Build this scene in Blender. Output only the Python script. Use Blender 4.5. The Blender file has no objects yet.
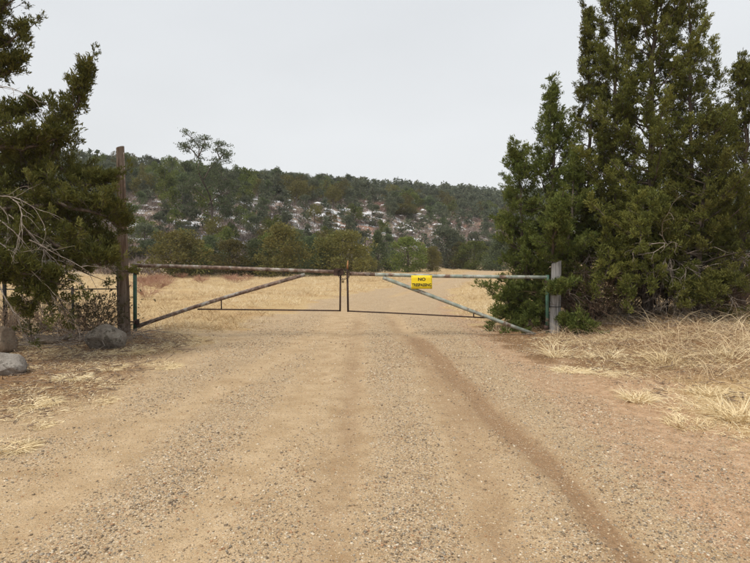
import bpy, math, random
import numpy as np
from mathutils import Vector

random.seed(7)
RNG = np.random.default_rng(7)
S = bpy.context.scene
C = S.collection

# ------------------------------------------------------------------ camera
CAM_H = 1.6
HAZE = 0.0004
F = 556.0            # focal length in photo pixels (750 wide)
HOR = 258.0          # horizon row in the photo
cam_d = bpy.data.cameras.new('camera'); cam = bpy.data.objects.new('camera', cam_d); C.objects.link(cam)
cam_d.sensor_width = 36; cam_d.lens = 36 * F / 750
cam_d.clip_start = 0.05; cam_d.clip_end = 6000
cam.location = (0, 0, CAM_H)
cam.rotation_euler = (math.radians(90) - math.atan((281.5 - HOR) / F), 0, 0)
S.camera = cam

# ------------------------------------------------------------------ light
SUN_EL, SUN_AZ = math.radians(58), math.radians(215)
w = bpy.data.worlds.new('World'); S.world = w; w.use_nodes = True
nt = w.node_tree; nt.nodes.clear()
def N(t, ty, **kw):
    n = t.nodes.new(ty)
    for k, v in kw.items(): setattr(n, k, v)
    return n
out = N(nt, 'ShaderNodeOutputWorld'); bg = N(nt, 'ShaderNodeBackground')
sky = N(nt, 'ShaderNodeTexSky', sky_type='NISHITA', sun_disc=False)
sky.sun_elevation = SUN_EL; sky.sun_rotation = SUN_AZ
tc = N(nt, 'ShaderNodeTexCoord'); mp = N(nt, 'ShaderNodeMapping'); mp.inputs['Scale'].default_value = (1, 1, 3.0)
no = N(nt, 'ShaderNodeTexNoise'); no.inputs['Scale'].default_value = 1.3; no.inputs['Detail'].default_value = 3
sep = N(nt, 'ShaderNodeSeparateXYZ'); gr = N(nt, 'ShaderNodeValToRGB')
gr.color_ramp.elements[0].position = 0.0; gr.color_ramp.elements[0].color = (0.750, 0.762, 0.765, 1)
gr.color_ramp.elements[1].position = 0.55; gr.color_ramp.elements[1].color = (0.690, 0.718, 0.748, 1)
nr = N(nt, 'ShaderNodeMapRange'); nr.inputs['From Min'].default_value = 0.3; nr.inputs['From Max'].default_value = 0.7
nr.inputs['To Min'].default_value = 10.4; nr.inputs['To Max'].default_value = 11.6
sc = N(nt, 'ShaderNodeVectorMath', operation='SCALE')
mx = N(nt, 'ShaderNodeMix', data_type='RGBA'); mx.inputs['Factor'].default_value = 0.04
nt.links.new(tc.outputs['Generated'], mp.inputs['Vector']); nt.links.new(mp.outputs[0], no.inputs['Vector'])
nt.links.new(tc.outputs['Generated'], sep.inputs[0]); nt.links.new(sep.outputs['Z'], gr.inputs['Fac'])
nt.links.new(no.outputs['Fac'], nr.inputs['Value']); nt.links.new(gr.outputs['Color'], sc.inputs[0]); nt.links.new(nr.outputs[0], sc.inputs['Scale'])
nt.links.new(sc.outputs[0], mx.inputs['A']); nt.links.new(sky.outputs['Color'], mx.inputs['B'])
nt.links.new(mx.outputs['Result'], bg.inputs['Color']); bg.inputs['Strength'].default_value = 0.1
nt.links.new(bg.outputs[0], out.inputs['Surface'])

sl = bpy.data.lights.new('sun', 'SUN'); sl.energy = 2.9; sl.angle = math.radians(24); sl.color = (1.0, 0.93, 0.82)
so = bpy.data.objects.new('sun', sl); C.objects.link(so)
so.rotation_euler = (math.radians(90) - SUN_EL, 0, math.pi - SUN_AZ)
S.view_settings.view_transform = 'Standard'; S.view_settings.look = 'None'
S.view_settings.exposure = 0.04; S.view_settings.gamma = 1.0; S.view_settings.use_curve_mapping = False

# ------------------------------------------------------------------ helpers
def at(px, d, py=None):
    """world point seen at photo column px (and row py) at distance d along the road"""
    x = (px - 375.0) / F * d
    return x if py is None else (x, d, CAM_H + (HOR - py) / F * d)

def hash2(ix, iy, seed):
    h = (ix.astype(np.int64) * 374761393 + iy.astype(np.int64) * 668265263 + seed * 974634777) & 0xffffffff
    h = ((h ^ (h >> 13)) * 1274126177) & 0xffffffff
    h = (h ^ (h >> 16)) & 0xffffffff
    return h / 4294967295.0
def vnoise(x, y, seed=0):
    ix = np.floor(x); iy = np.floor(y); fx = x - ix; fy = y - iy
    fx = fx * fx * (3 - 2 * fx); fy = fy * fy * (3 - 2 * fy)
    a = hash2(ix, iy, seed); b = hash2(ix + 1, iy, seed); c = hash2(ix, iy + 1, seed); d = hash2(ix + 1, iy + 1, seed)
    return (a * (1 - fx) + b * fx) * (1 - fy) + (c * (1 - fx) + d * fx) * fy
def fbm(x, y, seed=0, octv=4):
    s = 0; a = 0.5; t = 0
    for i in range(octv):
        s = s + a * vnoise(x, y, seed + i * 17); t += a; a *= 0.5; x = x * 2.03 + 3.1; y = y * 2.03 + 1.7
    return s / t
def sstep(a, b, x):
    t = np.clip((x - a) / (b - a), 0, 1); return t * t * (3 - 2 * t)

def mesh_np(name, V, faces, attrs=None, mats=None, smooth=False, matidx=None):
    """faces: list of int arrays (n,k)"""
    me = bpy.data.meshes.new(name)
    V = np.asarray(V, dtype=np.float32)
    me.vertices.add(len(V)); me.vertices.foreach_set('co', V.ravel())
    faces = [f for f in faces if len(f)]
    nl = sum(f.size for f in faces); nf = sum(len(f) for f in faces)
    me.loops.add(nl); me.polygons.add(nf)
    me.loops.foreach_set('vertex_index', np.concatenate([f.ravel() for f in faces]).astype(np.int32))
    tot = np.concatenate([np.full(len(f), f.shape[1]) for f in faces]).astype(np.int32)
    st = np.concatenate([[0], np.cumsum(tot)[:-1]]).astype(np.int32)
    me.polygons.foreach_set('loop_start', st)
    if matidx is not None: me.polygons.foreach_set('material_index', np.asarray(matidx, dtype=np.int32))
    me.polygons.foreach_set('use_smooth', np.full(nf, smooth))
    for k, a in (attrs or {}).items():
        a = np.asarray(a, dtype=np.float32)
        if a.ndim == 1:
            at_ = me.attributes.new(k, 'FLOAT', 'POINT'); at_.data.foreach_set('value', a)
        else:
            at_ = me.attributes.new(k, 'FLOAT_COLOR', 'POINT'); at_.data.foreach_set('color', a.ravel())
    for m in (mats or []): me.materials.append(m)
    me.update(calc_edges=True)
    return me
def link(name, me, parent=None, loc=None):
    o = bpy.data.objects.new(name, me); C.objects.link(o)
    if loc is not None: o.location = loc
    if parent is not None: o.parent = parent
    return o
def tag(o, label=None, cat=None, group=None, kind=None):
    if label: o['label'] = label
    if cat: o['category'] = cat
    if group: o['group'] = group
    if kind: o['kind'] = kind
    return o
def thing(name, loc, label, cat, group=None, rz=0.0):
    o = bpy.data.objects.new(name, None); C.objects.link(o); o.empty_display_size = 0.2
    o.location = loc; o.rotation_euler = (0, 0, rz)
    return tag(o, label, cat, group)

def norm(v):
    return v / np.maximum(np.linalg.norm(v, axis=-1, keepdims=True), 1e-9)
def segs(P0, P1, R0, R1, n=6, cap=True):
    """separate tapered tubes, all in one vertex array"""
    P0 = np.asarray(P0, float).reshape(-1, 3); P1 = np.asarray(P1, float).reshape(-1, 3)
    M = len(P0); R0 = np.broadcast_to(R0, M); R1 = np.broadcast_to(R1, M)
    d = norm(P1 - P0); ref = np.where(np.abs(d[:, 2:3]) > 0.9, [[1.0, 0, 0]], [[0, 0, 1.0]])
    u = norm(np.cross(d, ref)); v = np.cross(d, u)
    a = np.arange(n) * 2 * math.pi / n
    ring = u[:, None, :] * np.cos(a)[None, :, None] + v[:, None, :] * np.sin(a)[None, :, None]
    V = np.concatenate([P0[:, None] + ring * R0[:, None, None], P1[:, None] + ring * R1[:, None, None]], 1).reshape(-1, 3)
    b = (np.arange(M) * 2 * n)[:, None]
    k = np.arange(n)[None]; k2 = (k + 1) % n
    Q = np.stack([b + k, b + n + k, b + n + k2, b + k2], -1).reshape(-1, 4)
    fs = [Q]
    if cap: fs += [(b + k), (b + n + k[:, ::-1])]
    return V, fs
def catmull(P, n):
    P = np.asarray(P, float)
    if len(P) == 2: return P[0] + (P[1] - P[0]) * np.linspace(0, 1, n)[:, None]
    Q = np.vstack([2 * P[0] - P[1], P, 2 * P[-1] - P[-2]])
    t = np.linspace(0, len(P) - 1 - 1e-6, n); i = t.astype(int); f = (t - i)[:, None]
    a, b, c, d = Q[i], Q[i + 1], Q[i + 2], Q[i + 3]
    return 0.5 * (2 * b + (c - a) * f + (2 * a - 5 * b + 4 * c - d) * f ** 2 + (3 * b - a - 3 * c + d) * f ** 3)
def tube(P, R, n=8):
    """one continuous tube through points"""
    P = np.asarray(P, float); M = len(P); R = np.broadcast_to(R, M)
    T = np.gradient(P, axis=0); T = norm(T)
    ref = np.array([0, 0, 1.0]) if abs(T[0, 2]) < 0.9 else np.array([1.0, 0, 0])
    u = norm(np.cross(T[0], ref)); V = []
    a = np.arange(n) * 2 * math.pi / n
    for i in range(M):
        u = norm(u - T[i] * np.dot(u, T[i])); v = np.cross(T[i], u)
        V.append(P[i] + R[i] * (np.cos(a)[:, None] * u + np.sin(a)[:, None] * v))
    V = np.concatenate(V); b = (np.arange(M - 1) * n)[:, None]; k = np.arange(n)[None]; k2 = (k + 1) % n
    Q = np.stack([b + k, b + k2, b + n + k2, b + n + k], -1).reshape(-1, 4)
    return V, [Q, np.arange(n)[None, ::-1], (M - 1) * n + np.arange(n)[None]]
def merge(parts):
    Vs = []; Fs = {}; off = 0
    for V, fs in parts:
        Vs.append(V)
        for f in fs:
            if len(f): Fs.setdefault(f.shape[1], []).append(f + off)
        off += len(V)
    return np.concatenate(Vs), [np.concatenate(v) for v in Fs.values()]
def box(c, s, rz=0.0):
    x, y, z = [q / 2 for q in s]
    V = np.array([[-x, -y, -z], [x, -y, -z], [x, y, -z], [-x, y, -z], [-x, -y, z], [x, -y, z], [x, y, z], [-x, y, z]])
    cr, sr = math.cos(rz), math.sin(rz)
    V = np.stack([V[:, 0] * cr - V[:, 1] * sr, V[:, 0] * sr + V[:, 1] * cr, V[:, 2]], 1) + np.array(c)
    Fc = np.array([[0, 3, 2, 1], [4, 5, 6, 7], [0, 1, 5, 4], [1, 2, 6, 5], [2, 3, 7, 6], [3, 0, 4, 7]])
    return V, [Fc]

# ------------------------------------------------------------------ materials
class MT:
    def __init__(s, name):
        s.m = bpy.data.materials.new(name); s.m.use_nodes = True; s.t = s.m.node_tree; s.t.nodes.clear()
        s.out = N(s.t, 'ShaderNodeOutputMaterial'); s.b = N(s.t, 'ShaderNodeBsdfPrincipled')
        s.t.links.new(s.b.outputs[0], s.out.inputs['Surface'])
        s.b.inputs['Specular IOR Level'].default_value = 0.25
        s._pos = None
    def l(s, a, b): s.t.links.new(a, b)
    def pos(s, obj=False):
        if obj:
            return N(s.t, 'ShaderNodeTexCoord').outputs['Object']
        if s._pos is None: s._pos = N(s.t, 'ShaderNodeNewGeometry').outputs['Position']
        return s._pos
    def noise(s, scale, detail=3, rough=0.55, vec=None, stretch=None, dist=0):
        v = vec or s.pos()
        if stretch:
            m = N(s.t, 'ShaderNodeMapping'); m.inputs['Scale'].default_value = stretch; s.l(v, m.inputs['Vector']); v = m.outputs[0]
        n = N(s.t, 'ShaderNodeTexNoise'); n.inputs['Scale'].default_value = scale; n.inputs['Detail'].default_value = detail
        n.inputs['Roughness'].default_value = rough; n.inputs['Distortion'].default_value = dist
        s.l(v, n.inputs['Vector']); return n.outputs['Fac']
    def voro(s, scale, vec=None, feature='F1'):
        n = N(s.t, 'ShaderNodeTexVoronoi', feature=feature); n.inputs['Scale'].default_value = scale
        s.l(vec or s.pos(), n.inputs['Vector']); return n
    def ramp(s, fac, stops, interp='LINEAR'):
        n = N(s.t, 'ShaderNodeValToRGB'); e = n.color_ramp.elements; n.color_ramp.interpolation = interp
        while len(e) < len(stops): e.new(0.5)
        for q, (p, c) in zip(e, stops):
            q.position = p; q.color = (c, c, c, 1) if isinstance(c, (int, float)) else (*c, 1)
        s.l(fac, n.inputs['Fac']); return n.outputs['Color']
    def mix(s, f, a, b, mode='MIX'):
        n = N(s.t, 'ShaderNodeMix', data_type='RGBA', blend_type=mode)
        for v, k in ((f, 'Factor'), (a, 'A'), (b, 'B')):
            i = n.inputs[k]
            if hasattr(v, 'links'): s.l(v, i)
            elif isinstance(v, (int, float)): i.default_value = v if k == 'Factor' else (v, v, v, 1)
            else: i.default_value = (*v, 1)
        return n.outputs['Result']
    def math(s, op, a, b=None, c=None, clamp=False):
        n = N(s.t, 'ShaderNodeMath', operation=op); n.use_clamp = clamp
        for i, v in enumerate((a, b, c)):
            if v is None: continue
            if hasattr(v, 'links'): s.l(v, n.inputs[i])
            else: n.inputs[i].default_value = v
        return n.outputs[0]
    def attr(s, name, ch=None):
        n = N(s.t, 'ShaderNodeAttribute', attribute_name=name)
        if ch is None: return n.outputs['Fac']
        if ch == 3: return n.outputs['Alpha']
        q = N(s.t, 'ShaderNodeSeparateColor'); s.l(n.outputs['Color'], q.inputs[0]); return q.outputs[ch]
    def mask(s, a, noise, lo=0.4, hi=0.6, amt=0.7):
        """soft threshold of attribute a perturbed by noise"""
        v = s.math('MULTIPLY_ADD', s.math('SUBTRACT', noise, 0.5), amt, a)
        n = N(s.t, 'ShaderNodeMapRange'); n.interpolation_type = 'SMOOTHSTEP'
        n.inputs['From Min'].default_value = lo; n.inputs['From Max'].default_value = hi; s.l(v, n.inputs['Value']); return n.outputs[0]
    def bump(s, h, dist=0.01, strength=1.0, prev=None):
        n = N(s.t, 'ShaderNodeBump'); n.inputs['Distance'].default_value = dist; n.inputs['Strength'].default_value = strength
        s.l(h, n.inputs['Height'])
        if prev is not None: s.l(prev, n.inputs['Normal'])
        return n.outputs[0]
    def done(s, col=None, rough=0.9, nrm=None, metal=None, spec=None):
        for v, k in ((col, 'Base Color'), (rough, 'Roughness'), (metal, 'Metallic'), (spec, 'Specular IOR Level')):
            if v is None: continue
            if hasattr(v, 'links'): s.l(v, s.b.inputs[k])
            elif isinstance(v, (int, float)): s.b.inputs[k].default_value = v
            else: s.b.inputs[k].default_value = (*v, 1)
        if nrm is not None: s.l(nrm, s.b.inputs['Normal'])
        return s.m

def pebble_colors(m, fac):
    return m.ramp(fac, [(0.0, (0.17, 0.125, 0.085)), (0.13, (0.33, 0.235, 0.145)), (0.28, (0.50, 0.37, 0.22)), (0.42, (0.235, 0.19, 0.14)),
                        (0.53, (0.60, 0.46, 0.30)), (0.66, (0.42, 0.25, 0.14)), (0.76, (0.37, 0.315, 0.245)), (0.87, (0.68, 0.58, 0.44)), (1.0, (0.30, 0.245, 0.185))], 'CONSTANT')

def ground_material():
    m = MT('ground_surface')
    big = m.noise(0.55, 5, 0.6); mid = m.noise(4.0, 5, 0.62); fine = m.noise(38, 4, 0.65); grain = m.noise(210, 2, 0.6)
    streak = m.noise(1.0, 4, 0.6, stretch=(5.0, 0.45, 1))
    v1 = m.voro(62); v2 = m.voro(125)
    tan = m.ramp(mid, [(0.3, (0.395, 0.275, 0.155)), (0.5, (0.50, 0.365, 0.22)), (0.72, (0.60, 0.45, 0.285))])
    tan = m.mix(m.ramp(grain, [(0.42, 0.0), (0.62, 0.6)]), tan, (0.27, 0.17, 0.085)); tan = m.mix(m.ramp(m.noise(95, 3, 0.7), [(0.5, 0.0), (0.68, 0.55)]), tan, (0.66, 0.52, 0.34))
    tan = m.mix(m.ramp(m.noise(1.6, 5, 0.65), [(0.48, 0.0), (0.68, 0.5)]), tan, (0.33, 0.215, 0.11))
    dirt = m.ramp(fine, [(0.3, (0.19, 0.112, 0.058)), (0.7, (0.34, 0.215, 0.12))])
    red = m.ramp(m.noise(9, 5, 0.7), [(0.3, (0.28, 0.17, 0.09)), (0.5, (0.44, 0.28, 0.165)), (0.7, (0.57, 0.395, 0.255))])
    duff = m.ramp(m.noise(26, 6, 0.75), [(0.32, (0.08, 0.045, 0.024)), (0.5, (0.22, 0.13, 0.068)), (0.68, (0.42, 0.28, 0.15))])
    straw = m.ramp(m.noise(14, 5, 0.7), [(0.3, (0.27, 0.17, 0.08)), (0.5, (0.46, 0.33, 0.17)), (0.7, (0.62, 0.49, 0.28))])
    straw = m.mix(m.ramp(m.noise(0.8, 5, 0.65, stretch=(0.5, 1, 1)), [(0.45, 0.0), (0.62, 0.55)]), straw, (0.36, 0.215, 0.10))
    g = m.attr('mask', 0); dk = m.attr('mask', 1); st = m.attr('mask', 2); du = m.attr('mask', 3)
    rd = m.attr('mask2', 0)
    col = m.mix(m.mask(rd, mid), tan, red)
    col = m.mix(m.math('MULTIPLY', m.mask(dk, m.math('MULTIPLY_ADD', m.noise(7, 4, 0.7), 0.5, m.math('MULTIPLY', streak, 0.5)), 0.15, 1.0, 1.0), 0.9), col, dirt)
    # pebbles
    sc1 = N(m.t, 'ShaderNodeSeparateColor'); m.l(v1.outputs['Color'], sc1.inputs[0])
    sc2 = N(m.t, 'ShaderNodeSeparateColor'); m.l(v2.outputs['Color'], sc2.inputs[0])
    pc1 = pebble_colors(m, sc1.outputs[0]); pc2 = pebble_colors(m, sc2.outputs[0])
    gm = m.mask(g, mid, 0.1, 1.0, 0.7)
    on1 = m.math('LESS_THAN', sc1.outputs[1], m.math('MULTIPLY_ADD', gm, 0.7, 0.06)); in1 = m.math('LESS_THAN', v1.outputs['Distance'], 0.46)
    on2 = m.math('LESS_THAN', sc2.outputs[1], m.math('MULTIPLY_ADD', gm, 0.6, 0.35)); in2 = m.math('LESS_THAN', v2.outputs['Distance'], 0.5)
    k2 = m.math('MULTIPLY', on2, in2); k1 = m.math('MULTIPLY', on1, in1)
    nost = m.math('SUBTRACT', 1.0, m.math('MULTIPLY', m.mask(st, big), 0.75)); k1 = m.math('MULTIPLY', k1, nost); k2 = m.math('MULTIPLY', k2, nost)
    col = m.mix(m.math('MULTIPLY', k2, 0.75), col, pc2); col = m.mix(k1, col, pc1)
    col = m.mix(m.mask(st, fine, 0.35, 0.75, 0.9), col, straw)
    col = m.mix(m.mask(du, fine, 0.35, 0.75, 0.9), col, duff)
    h = m.math('ADD', m.math('MULTIPLY', k1, m.math('SUBTRACT', 0.6, v1.outputs['Distance'])), m.math('MULTIPLY', m.math('MULTIPLY', k2, m.math('SUBTRACT', 0.6, v2.outputs['Distance'])), 0.5))
    h = m.math('ADD', h, m.math('MULTIPLY', fine, 0.9))
    h = m.math('ADD', h, m.math('MULTIPLY', grain, 0.25))
    n1 = m.bump(h, 0.012, 0.9); n2 = m.bump(mid, 0.03, 0.6, n1)
    return m.done(col, 0.95, n2, spec=0.12)

def hill_material():
    m = MT('hillside_surface')
    a = m.noise(0.12, 6, 0.65); b = m.noise(0.9, 5, 0.65); c = m.noise(4.0, 4, 0.6)
    col = m.ramp(b, [(0.3, (0.13, 0.10, 0.075)), (0.5, (0.24, 0.18, 0.13)), (0.68, (0.36, 0.28, 0.20))])
    col = m.mix(m.ramp(c, [(0.45, 0.0), (0.65, 0.7)]), col, (0.30, 0.285, 0.27))
    col = m.mix(m.ramp(a, [(0.5, 0.0), (0.62, 0.7)]), col, (0.36, 0.19, 0.13))
    snow = m.mask(m.attr('mask', 0), m.noise(0.5, 6, 0.75, stretch=(0.6, 1.0, 1.5)), 0.66, 0.72, 2.0)
    col = m.mix(snow, col, (0.80, 0.82, 0.86))
    col = m.mix(m.attr('mask', 2), col, m.ramp(b, [(0.3, (0.40, 0.29, 0.17)), (0.7, (0.58, 0.45, 0.27))]))
    return m.done(col, 0.95, m.bump(c, 0.3, 0.8), spec=0.1)

def foliage(name, c0, c1, c2, trans=0.22, rough=0.6):
    m = MT(name); r = m.attr('rnd')
    col = m.ramp(r, [(0.0, c0), (0.45, c1), (1.0, c2)])
    oi = N(m.t, 'ShaderNodeObjectInfo')
    hs = N(m.t, 'ShaderNodeHueSaturation'); m.l(col, hs.inputs['Color'])
    m.l(m.math('MULTIPLY_ADD', oi.outputs['Random'], 0.5, 0.75), hs.inputs['Value']); m.l(m.math('MULTIPLY_ADD', oi.outputs['Random'], 0.02, 0.497), hs.inputs['Hue'])
    col = hs.outputs[0]
    m.done(col, rough, spec=0.15)
    tr = N(m.t, 'ShaderNodeBsdfTranslucent'); m.l(col, tr.inputs['Color'])
    ms = N(m.t, 'ShaderNodeMixShader'); ms.inputs[0].default_value = trans
    m.l(m.b.outputs[0], ms.inputs[1]); m.l(tr.outputs[0], ms.inputs[2]); m.l(ms.outputs[0], m.out.inputs['Surface'])
    return m.m
def simple(name, stops, scale=8, stretch=None, rough=0.85, bump=0.01, bs=None, obj=True, spec=0.2, detail=5):
    m = MT(name); p = m.pos(obj); n = m.noise(scale, detail, 0.65, vec=p, stretch=stretch)
    return m.done(m.ramp(n, stops), rough, m.bump(m.noise(bs or scale * 3, 4, 0.6, vec=p, stretch=stretch), bump), spec=spec)

M = {}
M['ground'] = ground_material(); M['hill'] = hill_material()
M['juniper'] = foliage('juniper_foliage', (0.048, 0.054, 0.014), (0.118, 0.122, 0.028), (0.235, 0.215, 0.056))
M['juniper_green'] = foliage('green_juniper_foliage', (0.050, 0.068, 0.017), (0.120, 0.144, 0.034), (0.225, 0.232, 0.060))
M['olive'] = foliage('olive_foliage', (0.075, 0.076, 0.025), (0.132, 0.117, 0.036), (0.205, 0.165, 0.056))
M['pine'] = foliage('pine_needles', (0.062, 0.084, 0.042), (0.105, 0.130, 0.060), (0.160, 0.180, 0.085))
M['farpine'] = foliage('far_tree_needles', (0.062, 0.076, 0.048), (0.105, 0.120, 0.074), (0.165, 0.165, 0.102))
M['bark'] = simple('juniper_bark', [(0.3, (0.045, 0.034, 0.027)), (0.5, (0.11, 0.085, 0.068)), (0.7, (0.21, 0.175, 0.15))], 9, (1, 1, 0.2), bump=0.02, obj=False)
M['deadwood'] = simple('weathered_dead_wood', [(0.3, (0.12, 0.095, 0.075)), (0.5, (0.24, 0.20, 0.165)), (0.7, (0.42, 0.37, 0.32))], 14, obj=False, bump=0.004)
M['twigs'] = simple('bare_shrub_twigs', [(0.3, (0.16, 0.11, 0.075)), (0.7, (0.34, 0.25, 0.18))], 5, obj=False)
M['darktwigs'] = simple('brown_undergrowth_twigs', [(0.3, (0.055, 0.035, 0.024)), (0.5, (0.13, 0.085, 0.058)), (0.7, (0.26, 0.18, 0.13))], 6, obj=False)
M['redtwigs'] = simple('red_shrub_twigs', [(0.3, (0.26, 0.125, 0.085)), (0.7, (0.50, 0.31, 0.21))], 2, obj=False)
def straw_mat(name, c):
    m = MT(name); return m.done(m.ramp(m.attr('rnd'), [(0, c[0]), (0.5, c[1]), (1, c[2])]), 0.7, spec=0.2)
M['straw'] = straw_mat('dry_straw', ((0.36, 0.23, 0.11), (0.62, 0.50, 0.32), (0.84, 0.74, 0.53)))
M['cream'] = straw_mat('cream_dry_straw', ((0.50, 0.37, 0.20), (0.76, 0.62, 0.38), (0.88, 0.78, 0.55)))
M['brownstraw'] = straw_mat('brown_dry_stems', ((0.22, 0.12, 0.06), (0.46, 0.33, 0.20), (0.80, 0.66, 0.43)))
def peb_mat():
    m = MT('road_pebbles'); return m.done(pebble_colors(m, m.attr('rnd')), 0.85, m.bump(m.noise(160, 3), 0.002), spec=0.25)
M['pebble'] = peb_mat()

# ------------------------------------------------------------------ terrain
RX = [-60, 6, 12, 15, 18, 22, 28, 36, 48, 62, 80, 110]      # y knots of the road's centre line
RC = [-0.1, -0.1, -0.1, -0.15, 0.0, 0.5, 2.0, 4.2, 8.0, 12.0, 18.0, 30.0]
def road_c(y): return np.interp(y, RX, RC)
def road_hw(y): return np.interp(y, [0, 12, 18, 28, 60], [2.75, 2.7, 2.4, 1.9, 1.8])

AZ_PX = [-900, -150, 60, 130, 200, 260, 330, 400, 450, 500, 620, 800, 1500]
A_RIDGE_Y = [215, 187, 186, 186, 186, 190, 193, 196, 200, 207, 211, 214, 228]   # ridge ground row
A_RIDGE_D = [150, 140, 140, 145, 150, 170, 200, 225, 240, 260, 280, 300, 300]
A_BASE_D = [60, 45, 45, 46, 48, 50, 54, 66, 78, 84, 84, 80, 80]
def terrain(x, y):
    x = np.asarray(x, float); y = np.asarray(y, float)
    yy = np.maximum(y, 1.0); px = 375 + x / yy * F
    px = np.where(y < 1, np.sign(x) * 2000, px); px = np.clip(px, -900, 1500)
    d = np.maximum(y, 0.0)
    Dr = np.interp(px, AZ_PX, A_RIDGE_D); Db = np.interp(px, AZ_PX, A_BASE_D)
    H = CAM_H + (HOR - np.interp(px, AZ_PX, A_RIDGE_Y)) / F * Dr
    t = np.clip((d - Db) / (Dr - Db), 0, 1)
    hill = H * (1 - (1 - t) ** 1.6) * (t > 0)
    und = (fbm(x * 0.03 + 5, y * 0.03, 3, 4) - 0.5) * 9 * np.clip(t * 3, 0, 1) * np.clip((1.15 - t) * 3, 0.25, 1)
    und = und + (fbm(x * 0.12, y * 0.12, 9, 3) - 0.5) * 2.4 * np.clip(t * 5, 0, 1)
    back = np.clip((d - Dr) / 150.0, 0, 1)
    z = (hill + und) * (1 - 0.6 * back * back * (3 - 2 * back))
    # near ground
    rc = road_c(y); off = x - rc; hw = road_hw(y)
    near = np.clip(1 - d / 60.0, 0, 1)
    side = sstep(hw, hw + 1.6, np.abs(off))
    z = z + side * (0.05 + 0.10 * (fbm(x * 0.45, y * 0.45, 21, 4) - 0.35)) * (t < 0.01)
    z = z + sstep(3.4, 6.5, x) * 0.36 * sstep(4, 9, y) * near
    z = z + (fbm(x * 1.7, y * 0.9, 31, 4) - 0.5) * 0.045 * np.clip(1 - d / 30, 0, 1)
    for (cx, wd, dp) in tracks(y):
        z = z - dp * np.exp(-((x - cx) / wd) ** 2) * (1 - sstep(14, 22, y))
    return z
def tracks(y):
    t1 = np.interp(y, [0, 2.9, 3.4, 4.4, 6.3, 8.7, 11.6, 15], [1.42, 1.39, 1.37, 1.31, 1.18, 1.02, 0.77, 0.45])
    y = np.asarray(y, float); wv = (fbm(y * 0.9, y * 0 + 2.0, 15, 3) - 0.5) * 0.16; t1 = t1 + wv
    t2 = np.interp(y, [0, 3, 4.2, 6.3, 9, 14], [0.66, 0.68, 0.80, 0.84, 0.80, 0.4])
    t3 = np.interp(y, [0, 3, 6.3, 10.8, 15], [-0.22, -0.24, -0.28, -0.38, -0.45])
    t4 = np.interp(y, [0, 3, 5.5, 9, 14], [-1.15, -1.1, -0.88, -0.8, -0.85])
    t5 = np.interp(y, [0, 5.2, 12.4], [-2.4, -2.1, -1.1])
    return [(t1, 0.115, 0.04), (t2, 0.22, 0.022), (t3, 0.20, 0.022), (t4, 0.22, 0.018), (t5, 0.22, 0.015)]

def stretch(a, b, h, far, g):
    """coordinates: step h inside a..b, growing outside to far"""
    mid = list(np.arange(a, b + 1e-6, h)); s = h; p = mid[-1]; R = []
    while p < far[1]: s *= g; p += s; R.append(p)
    s = h; p = mid[0]; L = []
    while p > far[0]: s *= g; p -= s; L.append(p)
    return np.array(L[::-1] + mid + R)
def capstep(xs, mx, lim):
    """limit the step to mx up to |lim|"""
    outp = [xs[0]]
    for q in xs[1:]:
        while q - outp[-1] > mx * 1.3 and abs(outp[-1]) < lim: outp.append(outp[-1] + mx)
        if q > outp[-1]: outp.append(q)
    return np.array(outp)
gx = stretch(-5.0, 5.0, 0.085, (-2500, 2500), 1.06); gx = capstep(gx, 4.0, 230)
gy = stretch(1.6, 13.0, 0.085, (-2000, 3500), 1.045); gy = capstep(gy, 3.0, 330)
X, Y = np.meshgrid(gx, gy); Z = terrain(X, Y)
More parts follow.
